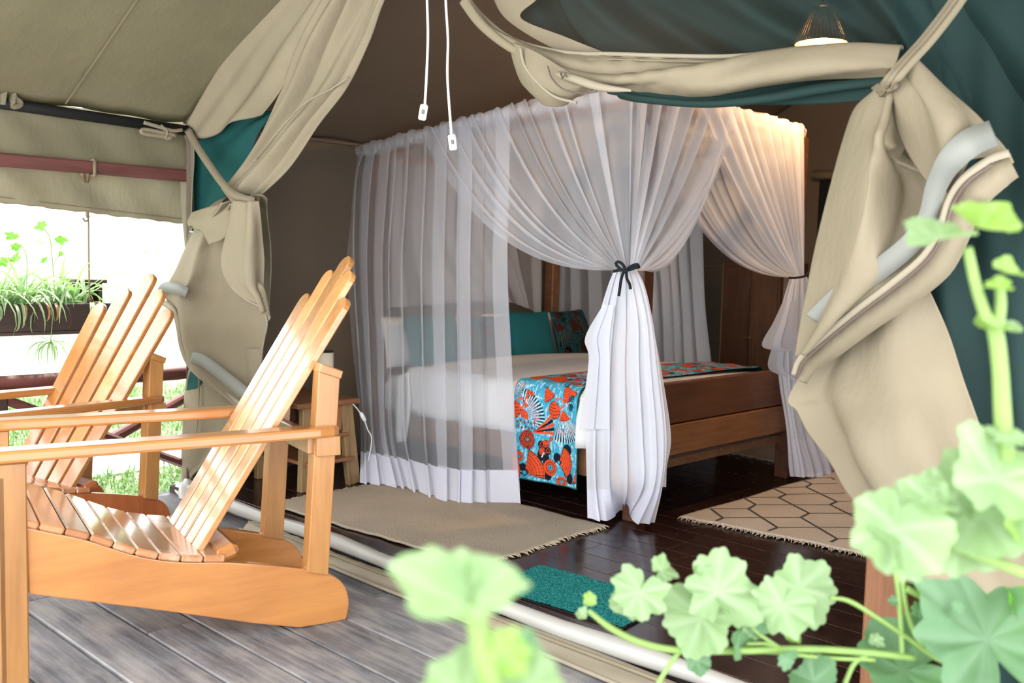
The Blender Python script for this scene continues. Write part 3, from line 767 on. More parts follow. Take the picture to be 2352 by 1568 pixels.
# grass tufts outside (nobody could count them)
gm = B(); vv = []
for k in range(12000):
    x = -0.45 - 4.2 * rnd() ** 1.3; y = R(-1.6, 4.2)
    if -2.42 < x < -1.72 and y < 1.2: continue
    z = -0.34 + max(0, -x - 2.5) * 0.085
    blade(gm, vv, (x, y, z), R(0, 6.3), R(0.10, 0.26), R(0.7, 1.4), R(0.008, 0.016), R(0.8, 2.4), n=3)
obj('lawn_grass', gm, 'grass_blade', kind='stuff', attr=('vein', [0.0] * len(gm.v)), base=(-2, 1, -0.34), label='long bright grass of the sunlit garden beyond the railing', cat='grass')
def bush(x, y, s, label, h=1.0, n=260, mat='bush_leaf'):
    b = thing('garden_shrub', label, 'shrub', (x, y, -0.2 + max(0, -x - 2.5) * 0.085), group='shrubs beyond the railing')
    zb = b.location.z; m = B(); vv = []
    for k in range(n):
        th = R(0, 6.3); ph = math.acos(R(-0.3, 1)); r = s * R(0.55, 1.0)
        c = np.array((x + r * math.sin(ph) * math.cos(th), y + r * math.sin(ph) * math.sin(th), zb + s * h * 0.45 + r * h * math.cos(ph)))
        L = s * R(0.07, 0.13); a = R(0, 6.3); el = R(-0.6, 0.9)
        d = np.array((math.cos(a) * math.cos(el), math.sin(a) * math.cos(el), math.sin(el))) * L; w = np.array((-math.sin(a), math.cos(a), R(-.3, .3))) * L * 0.42
        m.add([c, c + d * 0.5 + w, c + d, c + d * 0.5 - w], [(0, 1, 2, 3)]); vv += [0, 0, 0, 0]
    obj('foliage', m, mat, b, attr=('vein', vv), kind='stuff')
    mm = B()
    if s > 1: return
    for k in range(5):
        a = R(0, 6.3); mm.tube([(x, y, zb), (x + s * .2 * math.cos(a), y + s * .2 * math.sin(a), zb + s * h * 0.3), (x + s * .35 * math.cos(a), y + s * .35 * math.sin(a), zb + s * h * .6)], [0.02 * s, 0.012 * s, 0.004 * s], 6)
    obj('branches', mm, 'pale_wood', b, smooth=True)
bush(-0.85, -1.15, 0.34, 'leafy green shrub below the planter at the picture edge', 1.5, 320, 'leaf_mid')
bush(-7.5, 3.2, 1.3, 'pale sunlit shrub far across the lawn, behind the rope', 1.2, 420)
bush(-9.0, 0.2, 1.2, 'pale sunlit shrub far across the lawn, behind the climbing leaves', 1.0, 420)

# ---------------------------------------------------------------- bed
BX0, BX1, BY0, BY1 = 0.04, 2.08, 1.13, 2.79
bed = thing('four_poster_bed', 'dark wooden four-poster bed with a high footboard', 'bed', (1.05, 1.95, 0))
for (x, y, h, lo) in ((BX1 - 0.045, BY0 + 0.045, 1.93, 0), (BX1 - 0.06, BY1 - 0.17, 1.93, 0), (BX0 + 0.035, BY0 + 0.035, 1.80, 0), (BX0 + 0.035, BY1 - 0.035, 1.80, 0)):
    obj('post', B().box((x - 0.04, y - 0.04, lo), (x + 0.04, y + 0.04, h), 0.006), 'bed_wood' if x > 1 else 'bed_wood_x', bed)
obj('footboard_plank', B().box((BX1 - 0.05, BY0 + 0.03, 0.437), (BX1 - 0.012, BY1 - 0.02, 0.638), 0.006), 'bed_wood', bed, label='dark brown upper footboard plank')
obj('footboard_plank', B().box((BX1 - 0.045, BY0 + 0.03, 0.285), (BX1 - 0.002, BY1 - 0.02, 0.433), 0.005), 'bed_wood_light', bed, label='lighter reddish lower footboard plank')
for y in (BY0, BY1 - 0.03):
    obj('side_board', B().box((BX0 + 0.06, y, 0.17), (BX1 - 0.06, y + 0.03, 0.31), 0.004), 'bed_wood_x', bed)
obj('headboard', B().prism([(BY0 + 0.05, 0.3), (BY1 - 0.05, 0.3)] + [(BY1 - 0.05 - (BY1 - BY0 - 0.1) * k / 16, 0.74 + 0.13 * math.sin(math.pi * k / 16) ** 0.8) for k in range(17)], BX0 + 0.02, BX0 + 0.055), 'bed_wood_light', bed, bevel=0.004)
for y in (BY0 + 0.035, BY1 - 0.035):
    obj('canopy_rail', B().beam((BX0 + 0.03, y, 1.80), (BX0 + 0.9, y, 1.92), 0.035, 0.05).beam((BX0 + 0.9, y, 1.92), (BX1 - 0.10, y, 1.93), 0.035, 0.05), 'bed_wood_light', bed)
for x, z in ((BX0 + 0.035, 1.80), (BX1 - 0.045, 1.935)):
    obj('canopy_rail', B().beam((x, BY0 + 0.03, z), (x, BY1 - 0.15, z), 0.035, 0.05), 'bed_wood_light', bed)
obj('slat_base', B().box((BX0 + .08, BY0 + .03, 0.21), (BX1 - .06, BY1 - .03, 0.25)), 'bed_wood_x', bed)

mt = thing('mattress', 'thick white mattress and fitted sheet on the four-poster bed', 'mattress', (1.05, 1.95, 0.25))
obj('core', B().box((BX0 + 0.09, BY0 + 0.035, 0.25), (BX1 - 0.07, BY1 - 0.035, 0.50), 0.05), 'linen_white', mt)
# white cover: soft top with rounded sides
def cover(x0, x1, y0, y1, ztop, side0, zside, n=70, m=60, amp=0.006):
    P = np.zeros((m, n, 3)); r = 0.07
    prof = []   # (y,z) profile across the bed from near hem to far hem
    prof += [(y0, zside), (y0 - 0.004, zside + (ztop - zside) * 0.5), (y0 + 0.002, ztop - r)]
    for k in range(1, 6): a = math.pi / 2 * k / 6; prof.append((y0 + r - r * math.cos(a), ztop - r + r * math.sin(a)))
    for k in range(6): prof.append((y0 + r + (y1 - y0 - 2 * r) * k / 5, ztop + 0.02 * math.sin(math.pi * k / 5)))
    for k in range(1, 6): a = math.pi / 2 * k / 6; prof.append((y1 - r + r * math.sin(a), ztop - r + r * math.cos(a)))
    prof += [(y1, zside)]
    pr = cr1([(0, a, b) for a, b in prof], m)
    for i in range(n):
        x = x0 + (x1 - x0) * i / (n - 1)
        for j in range(m):
            w = amp * (math.sin(x * 17 + j * .15) + math.sin(x * 31 + j * .4) * .5)
            P[j, i] = (x, pr[j, 1] + (w if j < 12 else 0), pr[j, 2] + w * .7)
    return P
obj('white_cover', B().grid(cover(0.42, BX1 - 0.06, BY0 - 0.012, BY1 - 0.01, 0.575, 0, 0.315, amp=0.005)), 'linen_white', mt, smooth=True, solid=0.012)
obj('sheet_corner', B().grid(displace(surf([[(0.36, 1.10, 0.50), (0.40, 1.10, 0.53), (0.48, 1.10, 0.55)], [(0.37, 1.095, 0.35), (0.41, 1.09, 0.36), (0.50, 1.10, 0.37)], [(0.38, 1.09, 0.15), (0.42, 1.085, 0.145), (0.475, 1.095, 0.16)]], 14, 20), lambda u, v: 0.008 * np.sin(u * 12))), 'linen_white', mt, smooth=True, solid=0.008)
ruf = cover(1.765, BX1 - 0.10, BY0 - 0.05, BY1 - 0.02, 0.585, 0, 0.33, n=30, amp=0.012)
obj('duvet_edge', B().grid(ruf[:30]), 'linen_white', mt, smooth=True, solid=0.02)

# ---------------------------------------------------------------- wax print pattern (flat print on cloth)
TEAL, BLUE, WHT, ORG, BLK, DRK = [np.array(c) for c in ((0.015, 0.20, 0.24), (0.055, 0.40, 0.60), (0.62, 0.80, 0.86), (0.80, 0.085, 0.022), (0.006, 0.010, 0.016), (0.02, 0.05, 0.08))]
def hash2(a, b): return (np.sin(a * 127.1 + b * 311.7) * 43758.5453) % 1.0
def vnoise(x, y):
    xi, yi = np.floor(x), np.floor(y); xf, yf = x - xi, y - yi; xf = xf * xf * (3 - 2 * xf); yf = yf * yf * (3 - 2 * yf)
    return (hash2(xi, yi) * (1 - xf) + hash2(xi + 1, yi) * xf) * (1 - yf) + (hash2(xi, yi + 1) * (1 - xf) + hash2(xi + 1, yi + 1) * xf) * yf
def wax(x, y, dark=0.0):
    """x, y in metres; y downward -> rgb"""
    x = np.asarray(x, float); y = np.asarray(y, float)
    cr = vnoise(x * 90, y * 55) * 0.6 + vnoise(x * 200, y * 150) * 0.4
    c = BLUE + (WHT - BLUE) * np.clip((cr - 0.50) * 3.0, 0, 1)[..., None]
    lines = (np.abs(((x * 60 + 0.3 * np.sin(y * 50)) % 1) - 0.5) < 0.05)
    c = np.where(lines[..., None], TEAL * 1.2, c)
    T = (0.42, 0.56); bx, by = x % T[0], y % T[1]
    def put(mask, col):
        nonlocal c; c = np.where(mask[..., None], col, c)
    def wheel(cx, cy, r):
        d = np.hypot(bx - cx, (by - cy)); a = np.arctan2(by - cy, bx - cx)
        put(d < r, BLK); rings = (d < r * .94) & (np.abs(((d / r * 5.0) % 1) - .5) < .27) & (np.abs(((a * 9 / np.pi + np.floor(d / r * 5) * .5) % 1) - .5) < .40); put(rings, ORG); put(d < r * .16, BLUE)
    def fan(cx, cy, r0, r1, ang, spread, col=ORG, rays=16):
        d = np.hypot(bx - cx, by - cy); a = (np.arctan2(by - cy, bx - cx) - ang + np.pi) % (2 * np.pi) - np.pi; inn = np.abs(a) < spread
        put(inn & (d < r0), col); put(inn & (d < r0) & (np.abs(((d / r0 * 5) % 1) - .5) < .08), BLK)
        ry = np.abs(((a / spread * rays / 2) % 1) - .5)
        f_ = (d - r0) / (r1 - r0); put(inn & (d > r0) & (d < r1) & (ry < .07 + .17 * f_), BLK); put(inn & (d > r0) & (d < r1) & (ry > .38), WHT)
        put(inn & (d > r0 * 1.5) & (d < r1 * .80) & (ry < .09), ORG)
    def wedge(cx, cy, r, ang, spread):
        d = np.hypot(bx - cx, by - cy); a = (np.arctan2(by - cy, bx - cx) - ang + np.pi) % (2 * np.pi) - np.pi; inn = (np.abs(a) < spread) & (d < r) & (d > r * .18)
        put((np.abs(a) < spread * 1.06) & (d < r * 1.04) & (d > r * .14), BLK); put(inn, ORG)
        put(inn & (np.abs(((d / r * 7) % 1) - .5) < .10) & (np.abs(((a * 14 / spread / 2 / 1.6) % 1) - .5) < .38), BLK)
        put(d < r * .15, BLK); put(d < r * .1, BLUE)
    def ring(cx, cy, r):
        d = np.hypot(bx - cx, by - cy); put(d < r * 1.06, BLK); put(d < r, ORG); put((np.abs(d - r * .68) < r * .05), BLK); put((d < r * .42), BLK); put(d < r * .34, BLUE); put(d < r * .12, BLK)
    def blob(cx, cy, rx, ry):
        put((((bx - cx) / rx) ** 2 + ((by - cy) / ry) ** 2) < 1, BLK)
    blob(.02, .445, .022, .03); blob(.185, .365, .02, .028); blob(.215, .385, .02, .03); blob(.285, .36, .024, .024); blob(.225, .465, .024, .026); blob(.345, .315, .028, .03); blob(.365, .455, .024, .034); blob(.075, .45, .025, .03); blob(.262, .40, .02, .02)
    fan(0.055, 0.185, 0.045, 0.150, -0.62, 0.95, rays=15); fan(0.318, 0.115, 0.060, 0.165, 1.30, 0.60, rays=12); fan(-.02, 0.02, 0.03, 0.085, 0.35, 0.7, rays=12); fan(0.40, 0.02, 0.03, 0.085, 2.8, 0.7, rays=12)
    wedge(0.195, 0.005, 0.085, 1.0, 0.45); wedge(0.31, -0.02, 0.10, 0.95, 0.45); wedge(0.31, 0.54, 0.10, 0.95, 0.45)
    def shell(cx, cy, rx, ry):
        d = np.hypot((bx - cx) / rx, (by - cy) / ry); put(d < 1.06, BLK); put(d < 1, ORG); put((d < 1) & (np.abs((((by - cy) + .25 * np.abs(bx - cx)) / ry * 2.5) % 1 - .5) < .10), BLK)
        d2 = np.hypot(bx - cx - rx * .9, by - cy + ry * .9); put(np.abs(d2 - rx * .7) < .004, ORG)
    shell(.268, .125, .036, .042); shell(.018, .15, .034, .042)
    wheel(0.098, 0.295, 0.050)
    for cx, cy, ang, L_ in ((.085, .045, .35, .055), (.085, .045, 1.45, .045), (.075, .035, .75, .05), (.065, .10, .9, .04), (.225, .30, -1.0, .045)):
        dx, dy = bx - cx, by - cy; u_ = dx * math.cos(ang) + dy * math.sin(ang); w_ = -dx * math.sin(ang) + dy * math.cos(ang); put((u_ > 0) & (u_ < L_) & (np.abs(w_) < 0.010 * u_ / L_ + .0015), BLK); put((u_ > .006) & (u_ < L_) & (np.abs(w_) < 0.0085 * u_ / L_), ORG)
    for k in range(14):
        cx, cy = 0.012 + 0.022 * (k % 7) + .006 * (k // 7), 0.205 + 0.028 * (k // 7) + .006 * (k % 2); put((np.abs(bx - cx) + np.abs(by - cy)) < .009, BLK); put((np.abs(bx - cx - .002) + np.abs(by - cy)) < .005, ORG)
    for k in range(6): put((bx < .022) & (np.abs(by - .285 - k * .018) < .004), BLK)
    for k, (cx, cy) in enumerate(((0.188, 0.308), (0.212, 0.302), (0.192, 0.342), (0.222, 0.336))):
        d = np.hypot(bx - cx, by - cy); a9 = np.arctan2(by - cy, bx - cx); put(d < .021, BLK); put(d < .018, ORG if k in (1, 2) else BLK); put(np.abs(d - .010 - .003 * np.sin(3 * a9)) < .0018, BLK if k in (1, 2) else ORG)
    for cx, cy in ((.372, .055), (.372, .098)):
        d = np.hypot(bx - cx, by - cy); a9 = np.arctan2(by - cy, bx - cx); put(d < .018, BLK); put(np.abs(d - .010 - .004 * np.sin(2 * a9)) < .0016, BLUE)
    for k in range(5):
        ang = -0.75 + 0.17 * k; dx, dy = bx - 0.135 + .006 * k, by - 0.262 + .002 * k; u_ = dx * math.cos(ang) + dy * math.sin(ang); w_ = -dx * math.sin(ang) + dy * math.cos(ang)
        put((u_ > 0.02) & (u_ < 0.155) & (np.abs(w_) < 0.0075 * (u_ / 0.155) + .001), BLK if k % 2 else ORG)
    for a_, b_, c_, d_ in ((.19, .37, .20, .35), (.265, .405, .285, .385), (.01, .465, .08, .465)):
        tt_ = np.clip(((bx - a_) * (c_ - a_) + (by - b_) * (d_ - b_)) / ((c_ - a_) ** 2 + (d_ - b_) ** 2), 0, 1); put(np.hypot(bx - a_ - tt_ * (c_ - a_), by - b_ - tt_ * (d_ - b_)) < .0025, WHT)
    wedge(0.086, 0.468, 0.122, -0.62, 0.74); wedge(0.295, 0.380, 0.080, -0.1, 1.1); wedge(-0.03, 0.47, 0.090, -0.5, 0.75); wedge(0.39, 0.47, 0.090, -0.5, 0.75)
    ring(0.045, 0.388, 0.028); ring(0.240, 0.417, 0.040); ring(0.312, 0.480, 0.030)
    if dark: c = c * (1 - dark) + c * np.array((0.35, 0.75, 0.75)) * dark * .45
    return c
# runner across the foot of the bed, hanging down the near side
rt = []
xa, xb = 1.322, 1.748
prof = [(1.098, 0.095), (1.096, 0.30), (1.090, 0.48), (1.092, 0.545), (1.12, 0.592), (1.20, 0.604), (1.6, 0.612), (2.2, 0.612), (2.66, 0.604), (2.78, 0.585), (2.80, 0.40)]
nx_, ny_ = 170, 620
pr = cr1([(0, a, b) for a, b in prof], 4000); Ls = np.concatenate([[0], np.cumsum(np.linalg.norm(np.diff(pr, axis=0), axis=1))])
sl = np.linspace(0, Ls[-1], ny_); py_ = np.interp(sl, Ls, pr[:, 1]); pz_ = np.interp(sl, Ls, pr[:, 2])
Pq = np.zeros((ny_, nx_, 3)); U_ = np.linspace(0, 1, nx_)
for j in range(ny_):
    hang = max(0, 0.56 - pz_[j]) if sl[j] < 0.6 else 0
    ln = 0.012 * np.sin(U_ * 6.3 * 1.0 + 0.5) * hang * 3
    sh = 0.02 * min(1, max(0, (sl[j] - 0.5)))  
    Pq[j, :, 0] = xa - hang * 0.0 + (xb - xa) * U_ + sh + (xb - xa) * 0.06 * hang * (U_ - .5)
    Pq[j, :, 1] = py_[j] - ln * 0.6 - (0.004 * np.sin(U_ * 21) if hang else 0)
    Pq[j, :, 2] = pz_[j] + (0 if hang else 0.004) * np.sin(U_ * 17 + j * .02) - hang * 0.03 * U_ * 0 + (0.012 * U_ if j < 10 else 0)
colr = wax(np.tile(U_ * 0.415 + 0.002, (ny_, 1)), np.tile((0.505 - sl)[:, None], (1, nx_)))
edge = (np.tile(U_, (ny_, 1)) > 0.985) | (np.tile(sl[:, None], (1, nx_)) < 0.006); colr = np.where(edge[..., None], np.array((0.01, 0.12, 0.12)), colr)
run = thing('bed_runner', 'blue and orange wax-print runner hanging over the bed side', 'bed runner', (1.5, 1.1, 0.1))
obj('printed_cloth', B().grid(Pq), 'wax_print', run, smooth=True, attr=('print', colr.reshape(-1, 3)))
Pl = Pq[::12, ::12].copy(); Pl[..., 1] += np.where(Pl[..., 2] < 0.56, 0.006, 0); Pl[..., 2] -= np.where(Pl[..., 2] >= 0.56, 0.004, 0)
obj('lining', B().grid(Pl), 'teal_lining', run, smooth=True)

# ---------------------------------------------------------------- cushions and pillows
def cushion(name, label, cat, c, w, h, th, mat, yaw=0.0, lean=0.35, roll=0.0, group=None, pattern=False, puff=0.75):
    n = 60 if pattern else 22
    if pattern: n = 150
    u = np.linspace(-1, 1, n); U, V = np.meshgrid(u, u)
    pin = 1 - 0.07 * (1 - np.abs(V) ** 2) * 0 
    ex = (1 - 0.06 * (1 - V ** 2)); ey = (1 - 0.06 * (1 - U ** 2))
    X = U * ex * w / 2; Z = V * ey * h / 2; T = th / 2 * ((1 - U ** 2) * (1 - V ** 2)) ** 0.42 * (1 + 0.05 * np.sin(U * 5 + V * 3))
    T = np.maximum(T, 0.004)
    cl_, sl_ = math.cos(lean), math.sin(lean); cy, sy = math.cos(yaw), math.sin(yaw); cr_, sr_ = math.cos(roll), math.sin(roll)
    def tf(a, t_, z):   # a across the bed (y), t_ towards the foot (x), z up
        a, z = a * cr_ - z * sr_, a * sr_ + z * cr_
        z2 = z * cl_ + 0 * t_ + t_ * sl_ ; x2 = t_ * cl_ - z * sl_
        return np.stack([c[0] + x2 * cy - a * sy, c[1] + a * cy + x2 * sy, c[2] + z2], axis=-1)
    m = B(); m.grid(tf(X, T, Z)); m.grid(tf(X, -T, Z), True)
    at_ = None
    if pattern:
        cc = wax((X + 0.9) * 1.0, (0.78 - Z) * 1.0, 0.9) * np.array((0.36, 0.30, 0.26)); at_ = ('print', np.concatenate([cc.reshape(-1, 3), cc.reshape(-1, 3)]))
    t = thing(name, label, cat, (c[0], c[1], c[2] - h / 2), group=group)
    obj('cover', m, mat, t, smooth=True, attr=at_)
    rim = np.concatenate([tf(X, T * 0, Z)[0, :], tf(X, T * 0, Z)[:, -1], tf(X, T * 0, Z)[-1, ::-1], tf(X, T * 0, Z)[::-1, 0]])
    obj('piping', B().tube(rim[::4], 0.005, 6, False), mat if not pattern else 'teal_lining', t, smooth=True)
    return t
cushion('pillow', 'white pillow against the headboard behind the teal cushion under the sheer net', 'pillow', (0.17, 1.52, 0.70), 0.74, 0.30, 0.14, 'linen_white', lean=0.25, group='white pillows')
cushion('pillow', 'white pillow against the headboard behind the uncovered teal cushion', 'pillow', (0.17, 2.36, 0.70), 0.74, 0.30, 0.14, 'linen_white', lean=0.25, group='white pillows')
cushion('cushion', 'teal cushion seen through the sheer net, left of the printed one', 'cushion', (0.31, 1.44, 0.68), 0.42, 0.37, 0.12, 'cushion_teal', lean=0.30, roll=0.03, group='teal cushions')
cushion('cushion', 'blue and orange wax-print cushion seen through the sheer net', 'cushion', (0.33, 1.86, 0.68), 0.40, 0.36, 0.12, 'wax_print', lean=0.32, roll=-0.04, group='wax-print cushions', pattern=True)
cushion('cushion', 'teal cushion in the open gap of the net, beside the headboard post', 'cushion', (0.32, 2.28, 0.685), 0.43, 0.38, 0.12, 'cushion_teal', lean=0.30, roll=-0.02, group='teal cushions')
cushion('cushion', 'dark wax-print cushion in the open, next to the knotted net drape', 'cushion', (0.34, 2.70, 0.69), 0.38, 0.38, 0.12, 'wax_print', lean=0.30, roll=0.05, group='wax-print cushions', pattern=True)

# ---------------------------------------------------------------- mosquito net
def pleats(folds, n, ripple=0.0, seed=1):
    """a cloth edge that doubles back on itself at each fold (centre, width); returns (place 0..1, depth -1..1) for n points"""
    pts = [(0, 0)]; last = 0
    for c, w in sorted(folds):
        pts += [(c - w * .5, 0.15), (c + w * .45, 1.0), (c + w * .5, 0.75), (c + w * .40, 0.45), (c - w * .40, -0.35), (c - w * .48, -0.75), (c - w * .40, -1.0), (c + w * .6, -0.25)]
    pts += [(1, 0)]
    P = np.array(pts); d = np.concatenate([[0], np.cumsum(np.hypot(np.diff(P[:, 0]) * 10, np.diff(P[:, 1]) * .25) + 1e-6)])
    s_ = np.linspace(0, d[-1], n); u = np.interp(s_, d, P[:, 0]); w = np.interp(s_, d, P[:, 1])
    return u, w + ripple * np.sin(u * 60 + seed)
def net_panel(rows, folds, nv=40, nu=220, depth=0.02, dirn=(0, -1, 0), grow=(0.7, 1.2), sway=0.0, ripple=0.0, seed=1, along=None):
    """rows of guide points top to bottom -> pleated hanging cloth"""
    base = surf(rows, 200, nv); u, w = pleats(folds, nu, ripple, seed); out = np.zeros((nv, nu, 3)); uu = np.linspace(0, 1, 200)
    for j in range(nv):
        v = j / (nv - 1); g = grow[0] + (grow[1] - grow[0]) * v
        us = np.clip(u + sway * np.sin(v * 3 + u * 9) * v, 0, 1)
        for k in range(3): out[j, :, k] = np.interp(us, uu, base[j, :, k]) + dirn[k] * w * depth * g
    return out
net = thing('mosquito_net', 'white sheer mosquito net draped over the four-poster bed', 'mosquito net', (1.05, 1.95, 0.0))
Yn = 1.075
# near side hanging panel
def rw(pts): return [tuple(ony(x, y, Y)) for x, y, Y in pts]
rowsA = [rw([(817, 352, Yn), (905, 326, Yn), (1040, 285, Yn), (1172, 246, Yn)]),
         rw([(797, 425, 1.06), (900, 420, 1.06), (1040, 420, 1.06), (1171, 420, 1.07)]),
         rw([(795, 600, 1.0), (890, 600, 1.02), (1035, 600, 1.04), (1167, 600, 1.06)]),
         rw([(808, 800, .92), (895, 800, .96), (1036, 800, 1.0), (1176, 800, 1.04)]),
         rw([(826, 970, .83), (898, 985, .88), (1040, 1005, .96), (1188, 1005, 1.02)]),
         [tuple(onz(826, 1108, 0.02)), tuple(onz(925, 1119, 0.02)), tuple(onz(1042, 1152, 0.01)), tuple(onz(1199, 1157, 0.01))]]
foldsA = [(0.06, .05), (0.15, .10), (0.27, .10), (.345, .035), (0.42, .035), (0.52, 0.028), (0.60, .085), (0.70, .03), (0.745, .085), (0.845, .02)]
PA = net_panel(rowsA, foldsA, 48, 320, 0.028, grow=(0.5, 1.0), sway=0.012)
kh = 43
sc_ = obj('side_curtain', B().grid(PA[:kh]), 'net_sheer', net, smooth=True)
obj('curtain_hem', B().grid(PA[kh - 1:]), 'net_hem', sc_, smooth=True, label='opaque white bottom hem')
mcol = PA[:, -30:].copy(); mcol[..., 1] -= 0.004
ed = net_panel([[r[2] if False else tuple(np.array(r[-1]) + (np.array(r[-2]) - np.array(r[-1])) * f * 0.24 + np.array((0, -0.006, 0))) for f in (1, .66, .33, 0)] for r in rowsA], [], 48, 20, 0.0)
ed[:, :, 1] += (0.006 * np.sin(np.linspace(0, 9, 48))[:, None] * np.linspace(1, 0, 20)[None])
obj('front_hem', B().grid(ed[:46]), 'net_fan', sc_, smooth=True, label='doubled vertical hem of the near curtain')
# ruched sleeves along the rails
def sleeve(a, b, nm, n=150, r=0.033, seed=0, ztw=0.0):
    rg = random.Random(seed); a, b = np.array(a), np.array(b); vs_ = []; ns = 14; P = []
    for k in range(n):
        t_ = k / (n - 1); c = a + (b - a) * t_; rr = r * (1 + 0.28 * math.sin(k * 1.25 + 2 * math.sin(k * .31)) + rg.uniform(-.08, .08))
        P.append((tuple(c + np.array((0, 0, 0.006 * math.sin(k * .5)))), rr))
    m = B().tube([q[0] for q in P], [q[1] for q in P], ns, False)
    m.v = [(x, y, z if (z - a[2]) < 5 else z) for x, y, z in m.v]
    return obj(nm, m, 'net_fan', net, smooth=True)
C1 = tuple(ony(817, 350, Yn + .02)); C2 = (2.06, 1.12, 1.975); C3 = tuple(onx(1846, 292, 2.08)); C4 = (0.05, 2.77, 1.83)
Cm = (1.25, 1.105, 1.945)
sleeve(C1, Cm, 'rail_sleeve', 130, seed=1); sleeve(Cm, C2, 'rail_sleeve', 60, 0.028, seed=2); sleeve(C2, (C3[0], C3[1], C3[2] - 0.02), 'rail_sleeve', 110, 0.026, seed=3)
sleeve((C3[0], C3[1], C3[2] - 0.03), C4, 'rail_sleeve', 110, 0.028, seed=4); sleeve(C4, C1, 'rail_sleeve', 110, 0.028, seed=5)
# cloth roof of the net, sagging
Pr = surf([[C1, (1.25, 1.12, 1.95), C2], [(0.06, 1.9, 1.80), (1.2, 1.95, 1.875), (2.06, 1.95, 1.95)], [C4, (1.2, 2.77, 1.90), (C3[0], C3[1], C3[2])]], 60, 40)
Pr = displace(Pr, lambda u, v: 0.012 * np.sin(u * 50 + v * 4) + 0.05 * np.sin(u * np.pi) * np.sin(v * np.pi), (0, 0, -1))
obj('net_roof', B().grid(Pr), 'net_fan', net, smooth=True)
# fan-shaped drapes drawn down to a tie
def fan_drape(tops, tie, sags, folds, tie_w, nm, mat='net_fan', nu=420, nv=46, depth=0.035, out=(0, -1, 0), seed=3, bulge=0.0):
    top = cr1(tops, 240); tie = np.array(tie); u, w = pleats(folds, nu, 0.10, seed); uu = np.linspace(0, 1, 240)
    sg = np.interp(np.linspace(0, 1, 240), np.linspace(0, 1, len(sags)), sags); P = np.zeros((nv, nu, 3)); out = np.array(out, float)
    tw = np.array(tie_w, float)
    for j in range(nv):
        t_ = (j / (nv - 1)) ** 0.85
        for i in range(nu):
            a = np.array([np.interp(u[i], uu, top[:, k]) for k in range(3)]); s_ = np.interp(u[i], uu, sg)
            e = tie + tw * (u[i] - 0.5)
            c = a * (1 - t_) + e * t_; c[2] -= 4 * s_ * t_ * (1 - t_) * 0.5 * (1.0 + 0.35 * (1 - t_)) 
            P[j, i] = c + out * (w[i] * depth * .8 * (1 - 0.72 * t_) + bulge * math.sin(math.pi * t_))
    return obj(nm, B().grid(P), mat, net, smooth=True), P
T1 = np.array(onx(1437, 621, 2.11)); T1[1] = ony(1437, 621, 1.04)[1]; T1 = ony(1437, 621, 1.04)
rg = random.Random(5)
def rf(n, w0, w1, a=0.02, b=0.98): return [(a + (b - a) * (k + rg.uniform(.2, .8)) / n, rg.uniform(w0, w1)) for k in range(n)]
nearTop = [ony(965, 303, Yn), ony(1100, 262, Yn), ony(1250, 222, Yn), (2.12, 1.06, 1.975)]
fan_drape(nearTop, T1 + np.array((-0.02, 0, 0)), [0.40, 0.27, 0.13, 0.02], rf(11, .018, .05), RT * 0.07, 'tied_curtain', seed=3)
footTop = [(2.07, 1.05, 1.97), (2.105, 1.45, 1.975), (2.105, 1.80, 1.975), onx(1665, 243, 2.105)]
fan_drape(footTop, T1 + np.array((0.05, 0.02, 0)), [0.0, 0.07, 0.22, 0.46], rf(8, .03, .07), RT * 0.07, 'tied_curtain', seed=4, out=(1, 0, 0))
T2 = onx(1838, 637, 2.14)
fan_drape([onx(1602, 232, 2.12), onx(1700, 249, 2.12), onx(1790, 272, 2.12), onx(1846, 292, 2.12)], T2, [0.17, 0.02, -0.02, -0.10], rf(9, .03, .07), np.array((0, 0.075, 0)), 'tied_curtain', seed=5, out=(1, 0, 0))
fan_drape([ony(1500, 300, 2.82), ony(1600, 297, 2.82), ony(1720, 293, 2.82), ony(1840, 290, 2.82)], T2 + np.array((-.02, .03, 0)), [0.50, 0.40, 0.2, 0.0], rf(14, .03, .06), RT * 0.05, 'tied_curtain', seed=6, out=(0, 1, 0))
# gathered skirts below the ties
def skirt(rows, folds, nm, hem_rows=6, nv=50, nu=260, depth=0.03, out=(0.6, -0.75, 0), mat='net_gathered', seed=1, grow=(.25, 1.3)):
    P = net_panel(rows, folds, nv, nu, depth, out, grow, 0.01, 0.12, seed)
    o_ = obj(nm, B().grid(P[:nv - hem_rows]), mat, net, smooth=True); obj('curtain_hem', B().grid(P[nv - hem_rows - 1:]), 'net_hem', o_, smooth=True, label='opaque white bottom hem'); return P
def s1(y, xs, Y=1.0): return [tuple(ony(x, y, Y)) for x in xs]
skirt([s1(618, (1412, 1428, 1444, 1462)), s1(660, (1395, 1422, 1455, 1482)), s1(740, (1372, 1412, 1468, 1500)), s1(850, (1352, 1405, 1470, 1515)), s1(1000, (1345, 1405, 1478, 1532)), s1(1110, (1347, 1405, 1480, 1524), .99),
       [tuple(onz(x, y, 0.03)) for x, y in ((1349, 1189), (1395, 1195), (1425, 1172), (1440, 1176), (1462, 1200), (1505, 1200))]],
      [(0.10, .07), (.27, .10), (.47, .04), (.60, .10), (.78, .12), (.93, .05)], 'lower_curtain', hem_rows=7, seed=2, depth=.024, grow=(.5, .9))
obj('lower_curtain', B().grid(net_panel([s1(700, (1385, 1410), .97), s1(775, (1344, 1400), .97), s1(830, (1352, 1400), .97), s1(985, (1330, 1400), .975)], [(0.4, .2)], 30, 60, .012, (0.6, -.75, 0))), 'net_gathered', net, smooth=True)
